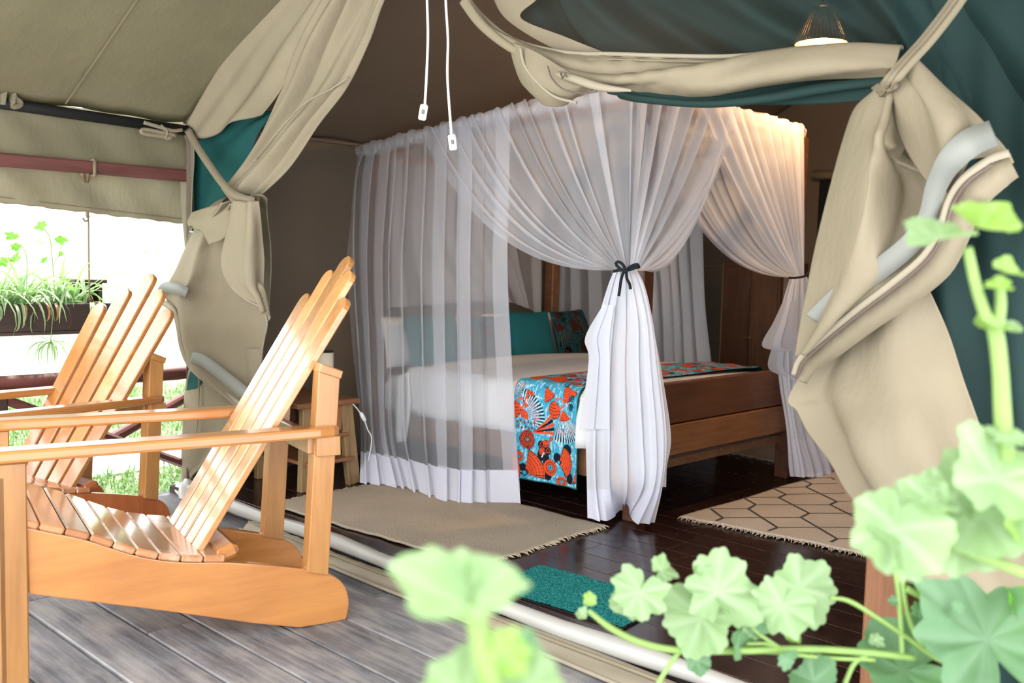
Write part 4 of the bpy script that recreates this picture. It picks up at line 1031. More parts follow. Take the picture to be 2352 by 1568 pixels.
obj('lower_curtain', B().grid(net_panel([s1(700, (1470, 1490), 1.05), s1(860, (1480, 1521), 1.05), s1(1000, (1480, 1541), 1.05), s1(1070, (1480, 1532), 1.05), s1(1118, (1480, 1530), 1.05)], [(0.5, .2)], 30, 60, .012, (0.6, -.75, 0))), 'net_gathered', net, smooth=True)
def s2(y, xs, X=2.16): return [tuple(onx(x, y, X)) for x in xs]
skirt([s2(633, (1816, 1830, 1845, 1860)), s2(700, (1796, 1820, 1850, 1880)), s2(780, (1782, 1815, 1850, 1885)), s2(880, (1790, 1815, 1850, 1880)), s2(980, (1806, 1825, 1855, 1885)), s2(1070, (1812, 1845, 1880, 1912)), s2(1094, (1816, 1845, 1880, 1915))],
      [(0.2, .09), (.4, .09), (.6, .08), (.8, .09)], 'lower_curtain', hem_rows=14, seed=4, out=(1, 0, 0))
obj('lower_curtain', B().grid(net_panel([s2(690, (1799, 1830), 2.19), s2(740, (1776, 1830), 2.19), s2(793, (1750, 1830), 2.19), s2(806, (1790, 1835), 2.19)], [(0.4, .2)], 24, 60, .012, (1, 0, 0))), 'net_gathered', net, smooth=True)
obj('lower_curtain', B().grid(net_panel([s2(790, (1775, 1830), 2.17), s2(845, (1765, 1830), 2.17), s2(870, (1810, 1835), 2.17), s2(895, (1808, 1835), 2.17)], [(0.4, .2)], 24, 60, .012, (1, 0, 0))), 'net_gathered', net, smooth=True)
# far side and head curtains, straight hanging
def s3(y, xs, Y=2.83): return [tuple(ony(x, y, Y)) for x in xs]
back = [s3(300, (1440, 1520, 1600)), s3(500, (1450, 1530, 1613)), s3(700, (1460, 1545, 1620)), s3(850, (1468, 1550, 1636)), s3(1000, (1475, 1560, 1645)), s3(1040, (1475, 1560, 1645))]
obj('far_curtain', B().grid(net_panel(back, [(.1, .08), (.25, .06), (.42, .08), (.55, .05), (.7, .08), (.9, .13)], 30, 200, .03, (0, 1, 0))), 'net_sheer', net, smooth=True)
back2 = [s3(330, (1268, 1340, 1440)), s3(560, (1270, 1345, 1450)), s3(800, (1272, 1350, 1460)), s3(960, (1275, 1350, 1465))]
obj('far_curtain', B().grid(net_panel(back2, [(.1, .12), (.35, .1), (.6, .12), (.85, .1)], 26, 160, .03, (0, 1, 0))), 'net_sheer', net, smooth=True)
head = [[(0.09, y, z) for y in (1.25, 1.9, 2.62)] for z in (1.80, 1.3, 0.90)]
head[2][2] = (0.09, 2.62, 0.84); head[2][1] = (0.09, 2.2, 0.93)
obj('head_curtain', B().grid(net_panel(head, rf(9, .04, .08), 20, 160, .02, (1, 0, 0))), 'net_sheer', net, smooth=True)
# tie ribbons
def bow(c, parts, r, nm, label):
    t = obj(nm, B().grid(ribbon(parts[0], r, -FW, 30)), 'ribbon_print', net, smooth=True, solid=0.003)
    for q in parts[1:]: obj('ribbon_tail', B().grid(ribbon(q, r, -FW, 24)), 'ribbon_print', t, smooth=True, solid=0.003) if False else obj(nm, B().grid(ribbon(q, r, -FW, 24)), 'ribbon_print', net, smooth=True, solid=0.003)
k1 = lambda x, y, o=0.0: ony(x, y, 0.965 - o)
bow(T1, [[k1(1408, 623), k1(1425, 620, .01), k1(1437, 620, .02), k1(1452, 617, .01), k1(1470, 612)], [k1(1436, 621, .02), k1(1424, 617, .03), k1(1415, 606, .03), k1(1420, 601, .03), k1(1430, 607, .03), k1(1437, 620, .02)],
         [k1(1438, 620, .02), k1(1450, 611, .03), k1(1463, 607, .03), k1(1464, 612, .03), k1(1450, 618, .03), k1(1438, 621, .02)],
         [k1(1433, 622, .03), k1(1427, 640, .03), k1(1424, 660, .03), k1(1421, 680, .03)], [k1(1438, 622, .03), k1(1440, 640, .03), k1(1446, 652, .03), k1(1448, 664, .03)],
         [k1(1432, 616, .035), k1(1437, 625, .035), k1(1441, 616, .035)]], 0.013, 'ribbon', '')
k2 = lambda x, y: onx(x, y, 2.235)
bow(T2, [[k2(1812, 638), k2(1826, 638), k2(1845, 635), k2(1857, 631)], [k2(1853, 632), k2(1860, 624), k2(1866, 628), k2(1858, 636)], [k2(1856, 634), k2(1862, 650), k2(1862, 668), k2(1866, 690)]], 0.012, 'ribbon', '')

# ---------------------------------------------------------------- bedside stand, lamp
ns = thing('bedside_stand', 'small wooden bedside stand with open shelves and splayed sides', 'nightstand', (0.45, 0.52, 0))
tx0, tx1, ty0, ty1 = 0.18, 0.61, 0.31, 0.60
obj('top', B().box((tx0 - .02, ty0 - .06, 0.435), (tx1 + .03, ty1 + .035, 0.462), 0.004), 'bed_wood_light', ns)
for (x, y, dx) in ((tx1 - .02, ty0, 0), (tx1 - .02, ty1 - .06, 0), (tx0, ty0, 0), (tx0, ty1 - .06, 0)):
    s_ = 0.03 if y > 0.5 else -0.005
    obj('leg', B().beam((x, y + .03 + s_ * 2, 0.0), (x, y + .03, 0.435), 0.04, 0.075, up=(0, 1, 0)), 'pale_wood', ns)
obj('drawer_front', B().box((tx1 - .015, ty0 + .07, 0.30), (tx1 + .0, ty1 - .06, 0.43), 0.003), 'bed_wood_light', ns)
obj('shelf', B().box((tx0, ty0 + .02, 0.265), (tx1 + .012, ty1 - .02, 0.285), 0.003), 'bed_wood_light', ns)
obj('shelf', B().box((tx0, ty0 + .0, 0.135), (tx1 + .025, ty1 + .01, 0.155), 0.003), 'bed_wood_light', ns)
obj('back_panel', B().box((tx0 - .01, ty0, 0.15), (tx0 + .004, ty1, 0.43)), 'bed_wood', ns)
lc = (0.40, 0.66)
bl = thing('bedside_lamp', 'small cream cylinder lamp with dark rim on the bedside stand', 'lamp', (lc[0], lc[1], 0.462))
jp = at(766, 860, 5.2); lx, ly = jp[0], jp[1]
lx, ly = 0.50, 0.50
obj('base', B().lathe([(0.001, 0.0), (0.045, 0), (0.045, 0.012), (0.012, 0.02), (0.010, 0.09), (0.001, 0.09)], (lx, ly, 0.462), 18), 'bed_wood', bl, smooth=True)
obj('shade', B().lathe([(0.052, 0.07), (0.050, 0.245), (0.048, 0.245), (0.050, 0.07)], (lx, ly, 0.462), 24), 'lamp_shade_cream', bl, smooth=True)
obj('rim', B().lathe([(0.0515, 0.238), (0.0515, 0.246), (0.001, 0.246)], (lx, ly, 0.462), 24), 'pole_black', bl, smooth=True)
cd = thing('lamp_cord', 'white cord with inline switch trailing off the bedside stand', 'cord', (0.6, 0.6, 0.46))
cp = [(lx + .05, ly, 0.468), tuple(onx(785, 922, .62)), tuple(onx(808, 926, .63)), tuple(onx(826, 946, .64)), tuple(onx(838, 968, .645)), tuple(onx(844, 985, .645)), (0.63, 0.72, 0.22), (0.55, 0.74, 0.02)]
obj('wire', B().tube(cr1(cp, 60), 0.0035, 6), 'cord_white', cd, smooth=True)
s_a, s_b = onx(828, 947, .645), onx(839, 967, .65)
obj('switch', B().tube([s_a, s_a * .8 + s_b * .2, s_a * .2 + s_b * .8, s_b], [0.005, 0.011, 0.011, 0.005], 8), 'cord_white', cd, smooth=True)

# wardrobe by the back wall
wd = thing('wardrobe', 'tall reddish brown wooden cupboard beyond the foot of the bed', 'wardrobe', (1.1, 3.9, 0))
obj('body', B().box((0.885, 3.72, 0.02), (1.34, 4.12, 1.24), 0.004), 'wardrobe_wood', wd)
d1_ = obj('door', B().box((0.895, 3.70, 0.06), (1.115, 3.722, 1.21), 0.004), 'wardrobe_wood', wd)
d2_ = obj('door', B().box((1.12, 3.70, 0.06), (1.33, 3.722, 1.21), 0.004), 'wardrobe_wood', wd)
for x, dr in ((1.10, d1_), (1.135, d2_)): obj('knob', B().tube([(x, 3.70, 0.7), (x, 3.68, 0.7)], [0.006, 0.011], 10), 'socket_brass', dr, smooth=True)
obj('edge_strip', B().box((0.880, 3.712, 0.02), (0.889, 3.722, 1.24)), 'pale_wood', wd)

# ---------------------------------------------------------------- rugs and mat
def flatrug(nm, label, quad, mat, n=90, m=60, fringe=((1, 1), (3, 1)), th=0.008, group=None, wav=0.0, seed=1):
    q = [np.array(p_) for p_ in quad]; rg = random.Random(seed)
    t = thing(nm, label, 'rug', tuple((q[0] + q[2]) / 2), group=group)
    P = np.zeros((m, n, 3))
    for j in range(m):
        for i in range(n):
            u, v = i / (n - 1), j / (m - 1)
            c = (q[0] * (1 - u) + q[1] * u) * (1 - v) + (q[3] * (1 - u) + q[2] * u) * v
            ed = 0.004 * math.sin(u * 23 + seed) * (1 - 2 * v) + 0.003 * math.sin(u * 57)
            ed2 = 0.006 * math.sin(v * 11 + seed) * (1 - 2 * u)
            P[j, i] = c + np.array((ed2, ed, th + wav * (0.5 + 0.5 * math.sin(u * 9 + v * 2 + seed)) * (0.3 + abs(v - .5))))
    obj('weave', B().grid(P), mat, t, smooth=True, solid=th)
    fr = B()
    def corner(k): return [P[0, 0], P[0, -1], P[-1, -1], P[-1, 0]][k]
    sides = {0: P[0, :], 1: P[:, -1], 2: P[-1, :], 3: P[:, 0]}
    cen = P[m // 2, n // 2]
    for sd, dens in fringe:
        L = sides[sd]; tot = np.linalg.norm(L[-1] - L[0]); cnt = int(tot / 0.011 * dens); o_ = L[len(L) // 2] - cen; o_[2] = 0; o_ /= np.linalg.norm(o_)
        ax = (L[-1] - L[0]) / tot; o_ = o_ - ax * (o_ @ ax); o_ /= np.linalg.norm(o_)
        for k in range(cnt):
            s_ = (k + rg.random() * .6) / cnt; b = np.array([np.interp(s_, np.linspace(0, 1, len(L)), L[:, c]) for c in range(3)]); ln = rg.uniform(.018, .035); d = o_ + ax * rg.uniform(-.6, .6)
            fr.tube([b - o_ * .004, b + d * ln * .5 + np.array((0, 0, rg.uniform(-.003, .004))), b + d * ln + np.array((0, 0, -b[2] + rg.uniform(0.002, .008)))], [0.0035, 0.0035, 0.0015], 4)
    obj('fringe', fr, 'jute_fringe', t, kind='stuff')
    return t, P
flatrug('jute_rug', 'plain tan jute rug with fringed ends by the near bed side', [(0.72, 0.035, 0), (2.06, 0.13, 0), (2.02, 0.975, 0), (0.70, 0.93, 0)], 'jute_weave', wav=0.004)
t2, P2 = flatrug('jute_rug', 'pale rug with dark elongated hexagon lines beyond the bed foot', [(2.165, 1.375, 0), (3.55, 1.50, 0), (3.55, 3.05, 0), (2.165, 2.95, 0)], 'jute_pale', fringe=((0, 1),), wav=0.003, seed=4)
lines = B()
def rline(a, b, w=0.009):
    a, b = np.array(a), np.array(b)
    if max(a[0], b[0]) < 2.1 or min(a[0], b[0]) > 3.5: return
    n = 10; pts = []
    for k in range(n + 1):
        p_ = a + (b - a) * k / n
        if not (2.14 < p_[0] < 3.53 and 1.39 + (p_[0] - 2.165) * .09 < p_[1] < 2.95): 
            if len(pts) > 1: seg(pts, w)
            pts = []; continue
        i = int((p_[0] - 2.165) / 1.385 * 89); j = int((p_[1] - 1.4) / 1.57 * 59); i = min(max(i, 0), 89); j = min(max(j, 0), 59)
        pts.append(np.array((p_[0], p_[1], P2[j, i, 2] + 0.0055)))
    if len(pts) > 1: seg(pts, w)
def seg(pts, w):
    pts = np.array(pts); d = pts[-1] - pts[0]; d /= np.linalg.norm(d); s_ = np.array((-d[1], d[0], 0)) * w / 2
    lines.grid(np.stack([pts - s_, pts + s_], axis=1))
# elongated hexagons woven across the rug, corner to corner
def fp(cx, cy): return np.array(onz(1550 + cx * .19133, 1070 + cy * .19133, 0.0))[:2]
HZ = [(450, 543, 880, 543), (590, 650, 1510, 652), (830, 405, 1240, 405), (975, 495, 1860, 497), (1190, 285, 1570, 280), (1330, 370, 1710, 362), (1500, 170, 1890, 168), (1640, 242, 1950, 238), (1620, 600, 2220, 600), (1240, 775, 2210, 772), (1770, 362, 2040, 355), (1950, 458, 2110, 455), (1945, 910, 2300, 905)]
DG = [(425, 540, 575, 655), (575, 655, 495, 688), (825, 410, 970, 492), (970, 492, 880, 545), (880, 545, 1230, 775), (1230, 775, 1120, 815), (1175, 292, 1330, 370), (1330, 370, 1245, 408), (1245, 408, 1610, 600), (1610, 600, 1510, 652), (1510, 652, 1945, 912), (1945, 912, 1870, 950), (1495, 175, 1640, 242), (1640, 242, 1575, 280), (1575, 280, 1940, 458), (1940, 458, 1860, 495), (1860, 495, 2200, 665), (1880, 172, 1915, 190), (2210, 772, 2280, 810)]
t1_ = fp(1510, 652) - fp(880, 545); t2_ = fp(1245, 408) - fp(880, 545)
for sh_ in (np.zeros(2), 3 * t1_):
    for a, b, c, d in HZ: rline(fp(a, b) + sh_, fp(c, d) + sh_, .009)
    for a, b, c, d in DG: rline(fp(a, b) + sh_, fp(c, d) + sh_, .014)
obj('line_pattern', lines, 'rug_line', t2)
flatrug('jute_rug', 'tan jute rug seen under the bed on its far side', [(1.05, 3.02, 0), (2.05, 2.93, 0), (2.1, 3.62, 0), (1.1, 3.70, 0)], 'jute_pale', fringe=((0, 1),), seed=9)
dm = thing('door_mat', 'teal artificial-grass door mat on the dark floor inside the sill', 'door mat', (2.5, 0.2, 0))
mq = [np.array(onz(*c, 0.008)) for c in ((1240, 1297), (1540, 1378), (1430, 1441), (1118, 1350))]
mq[3] = mq[0] + (mq[2] - mq[1]) 
def quadgrid(q, n, m, fn):
    P = np.zeros((m, n, 3))
    for j in range(m):
        for i in range(n):
            u, v = i / (n - 1), j / (m - 1); P[j, i] = (q[0] * (1 - u) + q[1] * u) * (1 - v) + (q[3] * (1 - u) + q[2] * u) * v; P[j, i, 2] += fn(u, v)
    return P
rg = random.Random(3)
obj('turf', B().grid(quadgrid(mq, 150, 90, lambda u, v: rg.uniform(0, 0.004))), 'mat_green', dm)
bb = [q_ + (q_ - sum(mq) / 4) * 0.012 for q_ in mq]
mqb = B(); mqb.add([tuple(q_[:2]) + (0.001,) for q_ in bb] + [tuple(q_[:2]) + (0.007,) for q_ in bb], [(0, 1, 2, 3), (7, 6, 5, 4), (0, 4, 5, 1), (1, 5, 6, 2), (2, 6, 7, 3), (3, 7, 4, 0)])
obj('rubber_backing', mqb, 'pole_black', dm)

# ---------------------------------------------------------------- pendant lamp
lp = np.array(at(1886, 101, 4.9)); lz = lp[2]
pl_ = thing('pendant_lamp', 'lit pendant lamp with a conical woven wicker shade', 'lamp', (lp[0], lp[1], lz))
rr0, rr1, hh = 0.128, 0.058, 0.17
sh = B().lathe([(rr0, 0), (rr0 + .004, 0.004), (rr0, 0.008), (rr1, hh - .004), (rr1 + .003, hh), (rr1 - .003, hh), (rr0 - .006, 0.008)], (lp[0], lp[1], lz), 40)
shd = obj('shade', sh, 'wicker', pl_, smooth=False)
rb = B()
for k in range(40):
    a = 2 * math.pi * k / 40; c_, s_ = math.cos(a), math.sin(a)
    rb.tube([(lp[0] + (rr0 + .003) * c_, lp[1] + (rr0 + .003) * s_, lz + .004), (lp[0] + (rr1 + .003) * c_, lp[1] + (rr1 + .003) * s_, lz + hh)], 0.0035, 5)
obj('canes', rb, 'wicker', shd, smooth=True)
obj('socket', B().lathe([(0.001, .12), (0.02, .12), (0.02, .17), (0.03, .17), (.03, .20), (0.001, .20)], (lp[0], lp[1], lz), 16), 'socket_brass', pl_, smooth=True)
obj('bulb', B().lathe([(0.001, -.008), (0.018, -.002), (0.029, .018), (0.029, .038), (0.018, .07), (0.012, .125)], (lp[0], lp[1], lz), 16), 'bulb_glow', pl_, smooth=True)
obj('flex', B().tube([(lp[0], lp[1], lz + .19), (lp[0], lp[1], roofz(lp[0]) - 0.01)], 0.004, 6), 'pole_black', pl_)
L = bpy.data.lights.new('lamp_light', 'POINT'); L.energy = 26; L.color = (1, 0.60, 0.28); L.shadow_soft_size = 0.03
lo_ = bpy.data.objects.new('lamp_light', L); COLL.objects.link(lo_); lo_.location = (0, 0, 0.0); lo_.parent = pl_; lo_.location = (0, 0, -0.02)

# cords hanging in the doorway
def cordp(px, top, bot, lab, sw):
    t = thing('pull_switch', lab, 'cord', tuple(bot[-1]), group='white cords hanging in the doorway')
    obj('wire', B().tube(cr1(bot, 40), 0.0052, 8), 'cord_white', t, smooth=True)
    a, b = np.array(sw[0]), np.array(sw[1]); d = (b - a) / np.linalg.norm(b - a); s_ = np.cross(d, FW)
    m = B().beam(tuple(a), tuple(b), 0.030, 0.018, up=tuple(-FW), bev=0.005); obj('switch_body', m, 'cord_white', t)
    obj('switch_rocker', B().beam(tuple(a * .65 + b * .35 - FW * .009), tuple(a * .35 + b * .65 - FW * .009), 0.012, 0.006, up=tuple(-FW), bev=0.002), 'reflective_tape', t)
g = lambda x, y, d=3.72: at(x, y, d)
cordp(0, 0, [g(979, -120), g(981, 0), g(983, 80), g(980, 170), g(976, 240)], 'shorter white pull cord with switch, hanging in the doorway', (g(975, 240), g(969, 276)))
cordp(0, 0, [g(1022, -120), g(1024, 0), g(1029, 90), g(1028, 180), g(1037, 310)], 'longer white pull cord with switch, hanging in the doorway', (g(1037, 309), g(1042, 345)))

# ---------------------------------------------------------------- door flaps
def Y(x, y, o=-0.03): return tuple(ony(x, y, o))
lf = thing('tied_door_flap', 'beige canvas door flap gathered and tied at the garden side of the doorway', 'door flap', (0.4, -0.03, 0.0))
# outer panel from the ridge down to the pole
P = surf([[Y(690, -90), Y(745, -90), Y(815, -90)], [Y(622, 0), Y(690, 0), Y(765, 0)], [Y(556, 100), Y(620, 100), Y(705, 100)], [Y(489, 200), Y(560, 205), Y(648, 205)],
          [Y(434, 285), Y(462, 318), Y(530, 285), Y(604, 264)]], 60, 60)
P = displace(P, lambda u, v: 0.045 * np.sin(u * 7.5 + 0.6 + v) * (0.25 + .75 * (1 - v)) + 0.012 * np.sin(u * 16 + v * 3), (0, -1, 0))
obj('outer_panel', B().grid(P), 'canvas_beige', lf, smooth=True, solid=0.004)
# gathered bundle of folds
P = surf([[Y(800, -90), Y(870, -90), Y(940, -90)], [Y(755, 0), Y(820, 0), Y(885, 0)], [Y(695, 100), Y(765, 100), Y(852, 100)], [Y(645, 205), Y(715, 205), Y(806, 205)], [Y(596, 290), Y(660, 290), Y(742, 290)],
          [Y(548, 380), Y(600, 380), Y(672, 385)], [Y(515, 440, -.06), Y(550, 446, -.09), Y(594, 452, -.06)]], 120, 90)
P = displace(P, lambda u, v: 0.055 * (np.abs(np.sin(u * 8.2 + 0.5 - 0.8 * v)) - .5) * (1 - .45 * v) + 0.014 * np.sin(u * 27 + v * 4) + 0.02 * np.sin(u * 4 + v * 6), (0, -1, 0))
obj('gathered_panel', B().grid(P), 'canvas_beige', lf, smooth=True, solid=0.004)
obj('seam', B().tube([tuple(np.array(Y(x, y, -.085))) for x, y in ((800, 178), (760, 205), (718, 225), (690, 245), (640, 300), (590, 365))], 0.0035, 6), 'canvas_band', lf, smooth=True)
obj('piping', B().tube(cr1([Y(690, -90, -.04), Y(622, 0, -.04), Y(556, 100, -.04), Y(489, 200, -.04), Y(434, 287, -.035)], 40), 0.005, 6), 'canvas_band', lf, smooth=True)
# green inner lining showing in the gap
P = surf([[Y(604, 258, .03), Y(640, 250, .03)], [Y(520, 280, .03), Y(590, 310, .03)], [Y(448, 345, .03), Y(560, 390, .03)], [Y(440, 480, .03), Y(520, 450, .03)], [Y(432, 520, .03), Y(500, 480, .03)]], 20, 40)
obj('green_lining', B().grid(displace(P, lambda u, v: 0.01 * np.sin(u * 9 + v * 4), (0, -1, 0))), 'canvas_green_bright', lf, smooth=True, solid=0.003)
P = surf([[Y(397, 318, .0), Y(432, 290, .0), Y(440, 300, .0)], [Y(403, 380, .0), Y(420, 360, .0), Y(450, 350, .0)], [Y(412, 450, 0), Y(428, 440, 0), Y(446, 440, 0)], [Y(424, 520, 0), Y(432, 520, 0), Y(444, 520, 0)], [Y(430, 600, 0), Y(440, 600, 0), Y(450, 600, 0)]], 24, 40)
obj('side_strip', B().grid(displace(P, lambda u, v: 0.015 * np.sin(u * 7), (0, -1, 0))), 'canvas_valance', lf, smooth=True, solid=0.004)
# tie strap
obj('tie_strap', B().grid(ribbon([Y(430, 297, -.05), Y(455, 340, -.08), Y(485, 385, -.11), Y(515, 425, -.15), Y(545, 450, -.17), Y(585, 462, -.14), Y(592, 455, -.06)], 0.036, -FW, 50)), 'strap_webbing', lf, smooth=True, solid=0.004)
obj('tie_strap', B().grid(ribbon([Y(512, 428, -.10), Y(540, 462, -.165), Y(575, 478, -.15), Y(592, 474, -.06)], 0.026, -FW, 30)), 'strap_webbing', lf, smooth=True, solid=0.004)
# lower part swinging out
P = surf([[Y(516, 450, -.12), Y(545, 455, -.13), Y(590, 462, -.12)], [Y(448, 490, -.08), Y(520, 500, -.07), Y(590, 500, -.10)], [Y(418, 560, -.09), Y(500, 560, -.02), Y(598, 560, -.10)], [Y(396, 620, -.11), Y(490, 620, .0), Y(604, 620, -.08)],
          [Y(372, 680, -.13), Y(470, 680, -.01), Y(608, 680, -.06)], [Y(400, 735, -.08), Y(480, 740, -.04), Y(612, 740, -.05)], [Y(418, 800, -.07), Y(490, 800, -.04), Y(608, 800, -.04)], [Y(445, 850, -.06), Y(510, 850, -.05), Y(607, 850, -.04)],
          [Y(515, 905, -.06), Y(550, 905, -.05), Y(606, 905, -.04)], [Y(585, 955, -.05), Y(592, 955, -.05), Y(604, 955, -.04)]], 90, 110)
P = displace(P, lambda u, v: 0.075 * np.sin(u * 6.5 - 1.2 + v * 1.5) * (1 - v * .6) - 0.07 * np.exp(-((u - .48 - .05 * v) / 0.05) ** 2) * np.exp(-v * 5) + 0.012 * np.sin(u * 15 + v * 7), (0, -1, 0))
obj('lower_panel', B().grid(P), 'canvas_beige', lf, smooth=True, solid=0.004)
P = surf([[Y(535, 460, -.17), Y(560, 462, -.19), Y(592, 462, -.17)], [Y(525, 530, -.15), Y(560, 530, -.20), Y(600, 530, -.15)], [Y(515, 600, -.12), Y(560, 600, -.18), Y(606, 600, -.12)], [Y(530, 650, -.10), Y(570, 655, -.16), Y(607, 650, -.10)],
          [Y(565, 685, -.10), Y(590, 680, -.14), Y(612, 690, -.09)], [Y(598, 705, -.09), Y(608, 715, -.11), Y(617, 740, -.08)]], 50, 60)
P = displace(P, lambda u, v: 0.015 * np.sin(u * 10 + v * 3), (0, -1, 0)); obj('overlap_panel', B().grid(P), 'canvas_beige', lf, smooth=True, solid=0.004)
obj('piping', B().tube(cr1([Y(512, 590, -.13), Y(530, 652, -.115), Y(565, 687, -.11), Y(598, 706, -.10), Y(613, 735, -.09), Y(611, 765, -.07)], 40), 0.004, 6), 'canvas_band', lf, smooth=True)
P = surf([[Y(440, 488, -.12), Y(480, 475, -.14), Y(530, 465, -.15)], [Y(430, 508, -.12), Y(470, 510, -.15), Y(520, 540, -.13)], [Y(436, 524, -.11), Y(462, 530, -.13), Y(480, 562, -.11)]], 30, 20)
obj('overlap_panel', B().grid(P), 'canvas_beige', lf, smooth=True, solid=0.004)
for k in range(2): obj('hook', B().tube([Y(437 + 4 * k, 518, -.125), Y(436 + 4 * k, 531, -.125), Y(441 + 4 * k, 533, -.125)], 0.003, 6), 'metal', lf, smooth=True)
zp = [Y(368, 690, -.125), Y(398, 712, -.12), Y(410, 745, -.11), Y(420, 800, -.10), Y(443, 846, -.09), Y(500, 892, -.085), Y(582, 950, -.075)]
obj('zip_edge', B().grid(ribbon(zp, 0.030, -FW, 70)), 'canvas_band', lf, smooth=True, solid=0.005)
obj('zip', B().tube(cr1([tuple(np.array(q_) + RT * .012 + UP * .006 - FW * .006) for q_ in zp], 70), 0.0035, 6), 'zip_dark', lf, smooth=True)
obj('reflective_strip', B().grid(ribbon([Y(440, 820, -.105), Y(470, 830, -.10), Y(530, 876, -.095), Y(590, 925, -.085)], 0.058, -FW, 40)), 'reflective_tape', lf, smooth=True, solid=0.003)
obj('reflective_strip', B().grid(ribbon([Y(362, 684, -.13), Y(378, 660, -.14), Y(408, 664, -.13), Y(430, 672, -.11)], [0.035, 0.05, 0.055, 0.05], -FW, 30)), 'reflective_tape', lf, smooth=True, solid=0.003)
# canvas behind, reaching down to the sill
P = surf([[Y(448, 800, -.0), Y(520, 800, 0), Y(612, 800, 0)], [Y(430, 880, 0), Y(520, 880, 0), Y(610, 880, 0)], [Y(426, 960, 0), Y(510, 960, 0), Y(606, 960, .02)], [Y(424, 1030, 0), Y(480, 1030, 0), Y(545, 1020, .02)], [Y(424, 1090, 0), Y(440, 1088, 0), Y(455, 1078, .02)], [Y(428, 1118, 0), Y(432, 1116, 0), Y(436, 1110, .0)]], 50, 60)
P = displace(P, lambda u, v: 0.018 * np.sin(u * 8 + v * 2), (0, -1, 0)); obj('rear_panel', B().grid(P), 'canvas_beige', lf, smooth=True, solid=0.004)
P = surf([[Y(450, 820, -.02), Y(470, 850, -.02)], [Y(435, 860, -.02), Y(462, 880, -.02)], [Y(428, 896, -.02), Y(452, 892, -.02)]], 14, 20)
obj('green_lining', B().grid(P), 'canvas_green_bright', lf, smooth=True, solid=0.003)
obj('piping', B().tube(cr1([Y(458, 850, -.03), Y(455, 950, -.03), Y(446, 1030, -.03)], 20), 0.004, 6), 'canvas_band', lf, smooth=True)
P = surf([[Y(412, 1112, -.05), Y(440, 1100, -.10), Y(470, 1108, -.06)], [Y(406, 1130, -.10), Y(445, 1122, -.16), Y(500, 1140, -.10)], [Y(412, 1146, -.14), Y(460, 1152, -.19), Y(520, 1175, -.15)]], 60, 30)
P = displace(P, lambda u, v: 0.016 * np.sin(u * 22 + v * 5) + .01 * np.sin(u * 9), (0, -1, 0.3)); obj('crumpled_end', B().grid(P), 'roll_silver', lf, smooth=True, solid=0.004)

# swagged flap across the top and the tied part at the post
rfp = thing('swagged_door_flap', 'beige canvas door flap rolled across the doorway top and tied at the wooden post', 'door flap', (3.6, -0.05, 0.4))
us = [(1068, -14, 1072, -2), (1110, 38, 1118, 62), (1183, 92, 1190, 122), (1299, 120, 1300, 182), (1410, 124, 1400, 206), (1530, 128, 1500, 213), (1659, 130, 1620, 221), (1750, 124, 1758, 197), (1847, 116, 1880, 182), (1960, 109, 1975, 180), (2075, 112, 2030, 182)]
rows = [[Y(a, b, -.06) for a, b, c, d in us], [Y(a * .7 + c * .3, b * .7 + d * .3, -.11) for a, b, c, d in us], [Y(a * .3 + c * .7, b * .3 + d * .7, -.12) for a, b, c, d in us], [Y(c, d, -.07) for a, b, c, d in us]]
P = surf(rows, 220, 46)
P = displace(P, lambda u, v: np.sin(np.pi * v) ** .5 * 0.022 * np.exp(-((v - .8 + np.clip((u - .35), 0, .35) * 2.0) / 0.16) ** 2) - np.sin(np.pi * v) ** .5 * 0.018 * np.exp(-((v - .5 + np.clip((u - .35), 0, .35) * 2.0) / 0.14) ** 2) + 0.006 * np.sin(u * 120 + 2 * v) * np.exp(-((u - .45) / .12) ** 2) * np.exp(-v * 1.5) + 0.02 * np.sin(u * 9 + v * 2) * v * (1 - v) * 3, (0, -1, 0))
obj('rolled_band', B().grid(P), 'canvas_beige', rfp, smooth=True, solid=0.005)
obj('piping', B().tube(cr1([Y(a, b, -.07) for a, b, c, d in us[:9]], 120), 0.007, 7), 'canvas_band', rfp, smooth=True)
obj('band_seam', B().tube(cr1([tuple(np.array(Y(a, b + 12, -.085))) for a, b, c, d in us[1:9]], 120), 0.003, 6), 'strap_webbing', rfp, smooth=True)
obj('twisted_fold', B().tube(cr1([Y(1255, 165, -.13), Y(1310, 178, -.15), Y(1380, 200, -.15), Y(1450, 208, -.14)], 30), [0.004 + 0.010 * math.sin(math.pi * k / 29) for k in range(30)], 8), 'canvas_band', rfp, smooth=True)
P = surf([[Y(1172, 93, -.10), Y(1230, 118, -.13), Y(1300, 160, -.13), Y(1400, 200, -.10)], [Y(1178, 135, -.10), Y(1230, 165, -.14), Y(1300, 195, -.14), Y(1392, 206, -.10)], [Y(1200, 192, -.09), Y(1245, 205, -.12), Y(1305, 218, -.12), Y(1370, 212, -.09)], [Y(1236, 219, -.08), Y(1262, 232, -.09), Y(1295, 243, -.09), Y(1335, 232, -.08)]], 60, 40)
obj('hanging_lobe', B().grid(displace(P, lambda u, v: 0.02 * np.sin(u * 5), (0, -1, 0))), 'canvas_beige', rfp, smooth=True, solid=0.005)
obj('piping', B().tube(cr1([Y(1195, 110, -.16), Y(1205, 150, -.16), Y(1235, 190, -.155), Y(1275, 222, -.14), Y(1325, 236, -.12)], 40), 0.005, 6), 'canvas_band', rfp, smooth=True)
obj('zip', B().tube(cr1([Y(1258, 152, -.17), Y(1268, 180, -.17), Y(1295, 205, -.165), Y(1340, 214, -.15), Y(1372, 210, -.14)], 40), 0.0025, 6), 'zip_dark', rfp, smooth=True)
